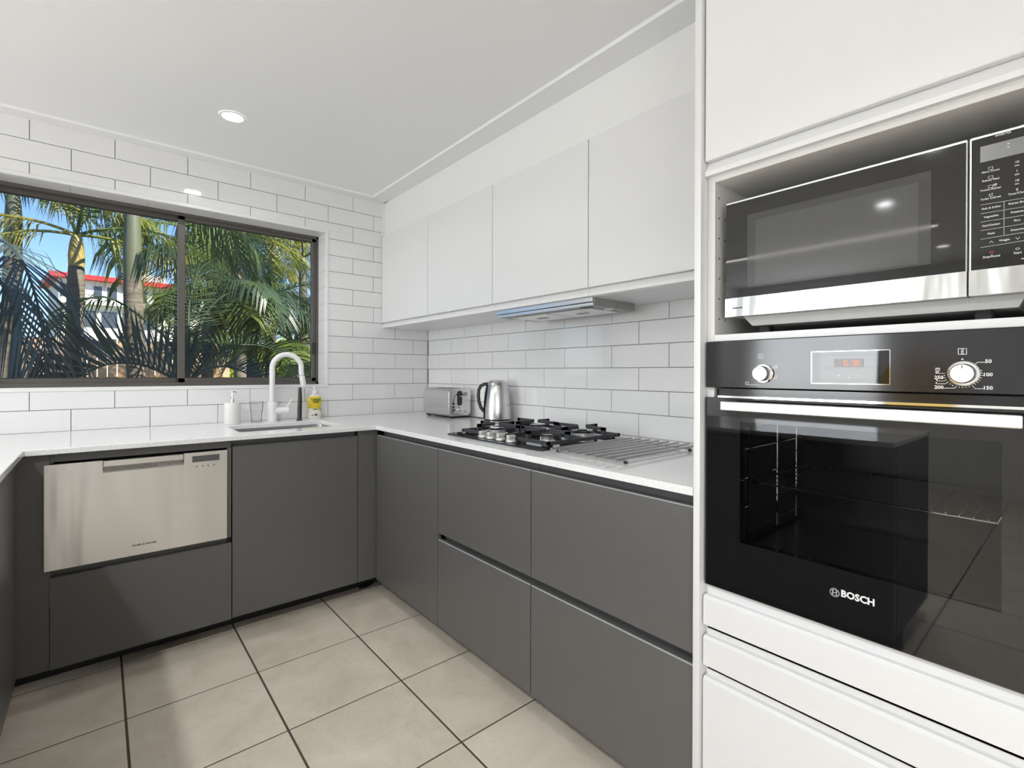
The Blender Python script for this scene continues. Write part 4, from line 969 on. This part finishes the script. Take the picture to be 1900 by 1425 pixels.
# ================================================================== LAMPS
def downlight(x, y, label, power, r=.043):
    t = thing('downlight', label, 'ceiling light', (x, y, ZC), 'recessed ceiling downlights')
    bm = bm_new(); n_ = 32; prof = [(r, ZC-.0035), (r+.004, ZC-.0045), (r+.010, ZC-.0035), (r+.012, ZC-.0005)]
    lathe(bm, prof, x, y, n_, cap=False); obj('trim_ring', bm, 'ceiling_white', t, True)
    bm = bm_new(); lathe(bm, [(r, ZC-.003), (r, ZC-.0008)], x, y, n_); obj('diffuser', bm, 'lamp_glow', t)
    a = bpy.data.lights.new('downlight_lamp', 'AREA'); a.shape = 'DISK'; a.size = r*1.9; a.energy = power; a.color = (.965, .985, 1.0); a.spread = math.radians(150)
    o = bpy.data.objects.new('downlight_lamp', a); C.objects.link(o); o.location = (x, y, ZC-.006); o.parent = None
downlight(-1.368, -.605, 'lit round downlight in the ceiling above the sink', 3.0)
downlight(-2.69, -2.6, 'lit round downlight in the ceiling beyond the left run', 25)
downlight(-3.57, -2.21, 'lit round downlight in the ceiling of the living side', 13)
downlight(-5.31, -2.25, 'lit round downlight in the ceiling near the living side wall', 12)
downlight(-2.9, -4.4, 'unseen fill downlight added in the ceiling near the rear wall', 20)  # lamp added behind the viewer to brighten the room
# slim linear lamp on the living-side ceiling
t = thing('linear_lamp', 'slim linear lamp on the living side ceiling', 'ceiling light', (-4.38, -1.5, ZC))
P_box('lamp_body', 'ceiling_white', t, -4.40, -4.36, -2.36, -.68, ZC-.02, ZC-.0005); P_box('diffuser', 'lamp_glow', t, -4.395, -4.365, -2.355, -.685, ZC-.024, ZC-.02)
# round woven tray on the living side wall (seen as a yellow disc in the oven fascia)
bm = bm_new(); disc_x(bm, [(XL+.002, .33), (XL+.02, .34), (XL+.03, .30), (XL+.02, .25)], 1, -1.93, 1.03)
tag(obj('wall_tray', bm, 'rattan', None, True), 'round yellow woven tray hung on the living side wall', 'tray')

# ================================================================== GARDEN
rnd = random.Random(7)
bm = bm_new(); box(bm, -80, 90, .24, 140, -.4, -.05)
tag(obj('garden_ground', bm, 'garden_soil', origin=(0, 0, 0)), 'soil and grass of the garden outside the window', 'ground', kind='structure')
def bez(pts, n):
    """Catmull-Rom through points"""
    P = [Vector(p) for p in pts]; P = [P[0]*2-P[1]] + P + [P[-1]*2-P[-2]]; out = []
    m_ = len(P)-3
    for i in range(n+1):
        s = min(i/n*m_, m_-1e-6); k = int(s); f = s-k; a, b_, c, d = P[k:k+4]
        out.append(.5*((2*b_) + (c-a)*f + (2*a-5*b_+4*c-d)*f*f + (3*b_-a-3*c+d)*f*f*f))
    return out
def frond_mesh(bm, path, ll, rng, n_leaf=42, w=.021, hang=.35, fwd=.55, r0=.014, up=0.0, start=.14, sides=(-1, 1)):
    N = len(path)
    tube(bm, path, [r0*(1-.85*i/(N-1)) for i in range(N)], 5)
    for k in range(n_leaf):
        t_ = start + (1-start)*(k+.5)/n_leaf; s = t_*(N-1); i = min(int(s), N-2); f = s-i
        p = path[i].lerp(path[i+1], f); tg = (path[i+1]-path[i]).normalized()
        sd = tg.cross(Vector((0, 0, 1)))
        if sd.length < .05: sd = Vector((1, 0, 0))
        sd.normalize(); upv = sd.cross(tg).normalized()
        L = ll*(.35 + .65*math.sin(PI*min(1, .12+t_*.82)))
        for side in sides:
            d = (sd*side + tg*(fwd+.5*t_) + upv*(.30+up) + Vector((rng.uniform(-.10, .10), rng.uniform(-.10, .10), rng.uniform(-.10, .10)))).normalized()
            l_ = L*rng.uniform(.85, 1.1); wv = (tg - d*tg.dot(d)).normalized()*w*.5*rng.uniform(.8, 1.15)
            g1 = Vector((0, 0, -hang*l_*.22)); g2 = Vector((0, 0, -hang*l_*.95))
            m1 = p + d*l_*.5 + g1; e_ = p + d*l_*(1-.18*hang) + g2
            v = [bm.verts.new(q) for q in (p-wv*.6, p+wv*.6, m1+wv, m1-wv, e_)]
            bm.faces.new((v[0], v[1], v[2], v[3])); bm.faces.new((v[3], v[2], v[4]))
def palm(label, crown, base, tr, nf, fl, ll, mats, seed, elev=(-.1, 1.1), shaft='crown_shaft', shaft_len=.5, hang=.4, az0=None, arc_=None, w=.021, nleaf=40, group=None, fronds=None):
    rng = random.Random(seed); crown = Vector(crown); base = Vector(base)
    t = thing('palm_tree', label, 'palm tree', base, group)
    n_ = 10; pts = [base.lerp(crown - Vector((0, 0, shaft_len)), i/n_) for i in range(n_+1)]
    bm = bm_new(); tube(bm, pts, [tr*(1.25-.3*i/n_) + (.006 if i % 2 else 0) for i in range(n_+1)], 12); obj('trunk', bm, 'palm_trunk', t, True)
    if shaft_len > .05:
        c0 = crown - Vector((0, 0, shaft_len)); bm = bm_new(); tube(bm, [c0 - Vector((0, 0, .02)), c0.lerp(crown, .3), c0.lerp(crown, .7), crown], [tr*.95, tr*1.02, tr*.85, tr*.55], 12); obj('crownshaft', bm, shaft, t, True)
    for k in range(len(fronds) if fronds else nf):
        az = (az0 if az0 is not None else 0) + (2*PI if arc_ is None else arc_)*(k + rng.uniform(-.3, .3))/nf
        if fronds: az, e0 = fronds[k]
        else: e0 = rng.uniform(*elev)
        L = fl*rng.uniform(.8, 1.1); droop = rng.uniform(1.2, 2.1)
        p = crown.copy(); path = [p.copy()]; M = 14
        for i in range(M):
            e_ = e0 - droop*((i+1)/M)**1.3; p = p + Vector((math.cos(az)*math.cos(e_), math.sin(az)*math.cos(e_), math.sin(e_)))*L/M; path.append(p.copy())
        if min(q.y for q in path) < .62: continue
        bm = bm_new(); frond_mesh(bm, path, ll, rng, nleaf, w, hang); obj('frond', bm, rng.choice(mats), t)
    return t
D, M_, Lt, NR = 'frond_dark', 'frond_mid', 'frond_lit', 'frond_sky_sheen'
def on(u, v, y): return px_y(u, v, y)
def gnd(u, v, y, dx=0.0): q = px_y(u, v, y); return Vector((q.x+dx, q.y, -.05))
GRP = 'garden palms seen through the window'
palm('palm with slim ringed trunk and yellow crown in front of the red roofed building', on(142, 436, 2.5), gnd(128, 600, 2.5), .056, 7, 1.35, .34, [M_, Lt, M_], 3, None, 'crown_yellow', .26, .9, group=GRP, w=.016,
     fronds=[(.25, .55), (-.25, .05), (PI-.15, .45), (PI+.25, .05), (1.1, 1.1), (2.1, 1.15), (-1.2, 1.2)])
palm('palm with thick smooth green crownshaft near the window mullion', on(246, 350, 1.9), gnd(266, 560, 1.9), .062, 6, 1.5, .42, [D, M_], 11, None, 'crown_shaft', .72, .9, group=GRP, w=.018,
     fronds=[(.1, .35), (.7, .6), (PI-.2, .35), (PI-.9, .7), (1.6, .9)])
palm('palm with bare pale trunk beside the window latch side', on(562, 478, 4.6), gnd(566, 620, 4.6), .058, 8, 1.5, .45, [M_, Lt, D], 21, None, 'crown_shaft', .16, .7, group=GRP, w=.016,
     fronds=[(.1, .8), (.9, 1.0), (1.9, 1.1), (2.9, .9), (3.4, .5), (-.5, .6), (4.3, 1.1)])
palm('palm with sunlit yellow crown behind the right pane', on(438, 430, 4.2), gnd(452, 600, 4.2), .065, 13, 1.7, .5, [Lt, M_, M_], 31, (-.1, 1.15), 'crown_yellow', .35, .6, group=GRP)
palm('low dark palm in the middle of the right pane', on(468, 575, 2.6), gnd(470, 650, 2.6), .05, 13, 1.1, .40, [D, D, M_], 41, (.0, 1.15), 'palm_trunk', .12, .6, group=GRP, w=.016)
palm('dark palm clump low in the right pane beside the tap', on(545, 640, 2.4), gnd(545, 680, 2.4), .045, 11, .9, .36, [D, M_], 51, (.1, 1.2), 'palm_trunk', .10, .6, group=GRP, w=.015)
palm('leafy palm just right of the window mullion', on(385, 570, 2.4), gnd(385, 640, 2.4), .045, 9, 1.0, .40, [D, M_], 61, (.1, 1.25), 'palm_trunk', .10, .8, group=GRP, w=.016, az0=-1.2, arc_=3.4)
palm('tall palm behind the left pane with crown above the window head', on(25, 345, 3.0), gnd(8, 500, 3.0), .06, 6, 1.5, .45, [M_, Lt, D], 71, None, 'crown_shaft', .5, .9, group=GRP, w=.018,
     fronds=[(.0, .2), (.5, .6), (-.4, -.1), (PI, .3), (1.4, .8), (2.4, .5)])
palm('tall palm at the back of the garden between two nearer crowns', on(505, 395, 6.2), gnd(500, 560, 6.2), .075, 12, 2.0, .55, [M_, Lt, D], 81, (-.2, 1.0), 'crown_shaft', .5, .6, group=GRP)
palm('short palm at the back behind the right pane with lit fronds', on(400, 505, 6.5), gnd(400, 600, 6.5), .07, 12, 1.7, .5, [M_, Lt], 91, (-.1, 1.1), 'crown_shaft', .3, .6, group=GRP, az0=-1.2, arc_=3.6)
palm('palm behind the mullion with fronds hanging past the frame', on(335, 420, 3.4), gnd(335, 600, 3.4), .055, 6, 1.0, .45, [D, M_], 101, None, 'crown_shaft', .4, 1.0, group=GRP, w=.018,
     fronds=[(PI-.1, .5), (.2, .4), (.9, .8), (-.5, .3), (PI+.4, .1)])
# near palm rooted just left of the opening; its big fronds arch across the lower part of the left pane
rng = random.Random(5)
npb = on(-40, 470, 1.5); t = thing('palm_tree', 'near palm with broad dark fronds arching across the lower left pane', 'palm tree', (npb.x, npb.y, -.05), GRP)
bm = bm_new(); tube(bm, [(npb.x, npb.y, -.05), (npb.x, npb.y, .8), npb], [.09, .08, .07], 12); obj('trunk', bm, 'palm_trunk', t, True)
def near_frond(pxs, y, ll, mat, **k):
    ys_ = y if isinstance(y, (list, tuple)) else [y]*len(pxs)
    bm = bm_new(); frond_mesh(bm, bez([on(u, v, yy) for (u, v), yy in zip(pxs, ys_)], 16), ll, rng, **k); return obj('frond', bm, mat, t)
near_frond([(-40, 470), (0, 445), (38, 480), (66, 550), (82, 640), (82, 712)], [1.5, 1.3, 1.1, 1.0, .95, .95], .55, NR, n_leaf=30, w=.017, hang=1.0, fwd=1.0, start=.05)
near_frond([(-40, 470), (-14, 500), (20, 560), (44, 640), (58, 720)], [1.5, 1.3, 1.15, 1.1, 1.05], .42, NR, n_leaf=26, w=.017, hang=1.0, fwd=1.0, start=.05)
npb2 = on(345, 720, 1.2); t2 = thing('palm_tree', 'young palm hidden behind the mullion foot with fronds fanning to the left', 'palm tree', (npb2.x, npb2.y, -.05), GRP)
bm = bm_new(); tube(bm, [(npb2.x, npb2.y, -.05), (npb2.x, npb2.y, .6), npb2], [.07, .06, .05], 12); obj('trunk', bm, 'palm_trunk', t2, True)
t = t2
near_frond([(345, 720), (324, 703), (265, 677), (206, 675), (165, 692), (140, 722)], [1.2, 1.2, 1.15, 1.1, 1.1, 1.1], .46, NR, n_leaf=34, w=.020, hang=-.10, fwd=.75, up=1.0, start=.04)
near_frond([(345, 720), (318, 640), (262, 588), (200, 552), (145, 562), (104, 606)], [1.2, 1.4, 1.6, 1.7, 1.8, 1.9], .36, D, n_leaf=44, w=.013, hang=.75, fwd=.9, start=.12)
near_frond([(345, 720), (342, 600), (330, 500), (305, 455), (272, 462)], [1.2]*5, .42, D, n_leaf=36, w=.014, hang=1.2, fwd=.2, start=.35)
near_frond([(345, 720), (365, 620), (400, 560), (450, 540), (500, 570)], [1.2, 1.4, 1.6, 1.8, 2.0], .40, D, n_leaf=40, w=.013, hang=.9, fwd=.6, start=.12)
near_frond([(345, 720), (350, 640), (352, 560), (372, 500), (402, 478)], [1.2, 1.3, 1.5, 1.7, 1.9], .42, D, n_leaf=40, w=.013, hang=1.0, fwd=.5, start=.2)
near_frond([(345, 720), (385, 668), (450, 640), (520, 655), (565, 712)], [1.2, 1.35, 1.5, 1.6, 1.65], .38, D, n_leaf=40, w=.013, hang=.2, fwd=.7, up=.6, start=.1)
near_frond([(345, 720), (375, 690), (420, 680), (470, 700), (495, 730)], [1.2, 1.3, 1.4, 1.45, 1.5], .34, NR, n_leaf=34, w=.013, hang=.1, fwd=.7, up=.8, start=.1)
# sunlit shrubs beyond the right pane
def shrub(label, c, sx_, sy_, sz_, n_, mat, seed):
    rng = random.Random(seed); c = Vector(c); t = thing('shrub', label, 'shrub', (c.x, c.y, -.05), 'sunlit shrubs beyond the palms')
    bm = bm_new(); tube(bm, [(c.x, c.y, -.05), (c.x, c.y, c.z)], [.05, .03], 8); obj('stem', bm, 'palm_trunk', t)
    bm = bm_new()
    for _i in range(n_):
        while True:
            q = Vector((rng.uniform(-1, 1), rng.uniform(-1, 1), rng.uniform(-1, 1)))
            if .35 < q.length < 1: break
        p = c + Vector((q.x*sx_, q.y*sy_, q.z*sz_)); a = Vector((rng.gauss(0, 1), rng.gauss(0, 1), rng.gauss(0, 1))).normalized(); b_ = a.orthogonal().normalized(); s = rng.uniform(.05, .10)
        bm.faces.new([bm.verts.new(p + v) for v in (a*s, b_*s*.45, -a*s, -b_*s*.45)])
    f = obj('foliage', bm, mat, t); f['kind'] = 'stuff'
for k, (u, v, y, lab) in enumerate(((395, 665, 8.5, 'lime green shrub low behind the mullion side of the right pane'), (470, 672, 9.2, 'lime green shrub low behind the middle of the right pane'), (545, 668, 9.0, 'lime green shrub low behind the latch side of the right pane'))):
    q = on(u, v, y); shrub(lab, (q.x, q.y, max(q.z-.35, .5)), 1.0, .7, .95, 1500, 'leaf_lime', 200+k)
# timber fence beyond the left pane
fy_ = 5.6; t = thing('timber_fence', 'sunlit orange timber paling fence behind the palms', 'fence', (-2.6, fy_, -.05))
pal_me = None; x = -4.6
while x < -.3:
    if pal_me is None:
        bm = bm_new(); box(bm, x, x+.095, fy_, fy_+.018, -.05, 1.62); o = obj('paling', bm, 'fence_timber', t); pal_me = o.data; px0 = x
    else:
        o = bpy.data.objects.new('paling', pal_me); C.objects.link(o); o.parent = t; o.location = (x-px0, rnd.uniform(-.004, .004), rnd.uniform(-.02, .02))
    x += .106
for z in (.25, 1.02): bm = bm_new(); box(bm, -4.6, -.3, fy_-.05, fy_, z, z+.09); obj('rail', bm, 'fence_rail', t)
for x in (-4.5, -2.5, -.5): bm = bm_new(); box(bm, x, x+.1, fy_+.018, fy_+.11, -.05, 1.55); obj('post', bm, 'fence_rail', t)
# apartment building with the red roof
A_ = CAM + ray(102, 513)*46; B_ = CAM + ray(330, 530)*46*1.16
phi = math.atan2(B_.y-A_.y, B_.x-A_.x); Lb = math.hypot(B_.x-A_.x, B_.y-A_.y)*1.5; zt = A_.z
t = thing('apartment_building', 'cream apartment building with a bright red roof beyond the palms', 'building', (A_.x, A_.y, -.05)); t.rotation_euler[2] = phi
O_ = Vector((A_.x, A_.y, 0))
def lb(bm, x0, x1, y0, y1, z0, z1): box(bm, O_.x+x0, O_.x+x1, O_.y+y0, O_.y+y1, z0, z1)
bm = bm_new(); lb(bm, .3, Lb, 0, 9, -.05, zt); obj('walls', bm, 'render_white', t)
bm = bm_new(); prism(bm, [(O_.y-.9, zt-.05), (O_.y+9.9, zt-.05), (O_.y+9.2, zt+.5), (O_.y-.2, zt+.5)], 'x', O_.x-.4, O_.x+Lb+.5); obj('roof', bm, 'roof_red', t)
bm = bm_new(); lb(bm, 6.5, 9.5, 3, 6, zt+.5, zt+1.7); obj('lift_housing', bm, 'render_white', t)
nb = 6; sw = Lb/nb; zz = zt - 2.7
while zz > 0:
    bm = bm_new(); lb(bm, .3, Lb, -.9, 0, zz-.12, zz+.06); fl_ = obj('balcony_slab', bm, 'render_cream', t)
    bm = bm_new(); lb(bm, .3, Lb, -.9, -.8, zz+.06, zz+.8); obj('balustrade', bm, 'render_cream', fl_)
    for k in range(nb):
        for a0, a1 in ((.10, .42), (.52, .90)):
            bm = bm_new(); lb(bm, sw*(k+a0), sw*(k+a1), -.06, .02, zz+.55, zz+2.25); w_ = obj('window', bm, 'render_cream', t)
            bm = bm_new(); lb(bm, sw*(k+a0)+.08, sw*(k+a1)-.08, -.08, -.05, zz+.63, zz+2.17); obj('pane', bm, 'far_window', w_)
    zz -= 2.7
# lower cream house in front of it
q0, q1 = px_y(140, 590, 34), px_y(205, 590, 34); zt2 = px_y(170, 566, 34).z
t = thing('cream_house', 'low cream house with a balcony rail in front of the apartment building', 'building', ((q0.x+q1.x)/2, 37, -.05))
bm = bm_new(); box(bm, q0.x-.5, q1.x+6, 34, 40, -.05, zt2); obj('walls', bm, 'render_cream', t)
bm = bm_new(); box(bm, q0.x-.8, q1.x+6.3, 33.6, 40.4, zt2, zt2+.2); obj('roof_slab', bm, 'render_white', t)
for k in range(4):
    x = q0.x + .2 + k*.95; bm = bm_new(); box(bm, x, x+.7, 33.95, 34.02, zt2-1.25, zt2-.35); w_ = obj('window', bm, 'far_window', t)
bm = bm_new(); box(bm, q0.x-.4, q1.x+6, 33.2, 33.3, zt2-1.55, zt2-1.45); box(bm, q0.x-.4, q1.x+6, 33.2, 33.3, zt2-2.1, zt2-2.0); rl = obj('balcony_rail', bm, 'render_white', t)
for k in range(16): x = q0.x-.35+k*.3; bm = bm_new(); box(bm, x, x+.05, 33.22, 33.28, zt2-2.0, zt2-1.55); obj('baluster', bm, 'render_white', rl)
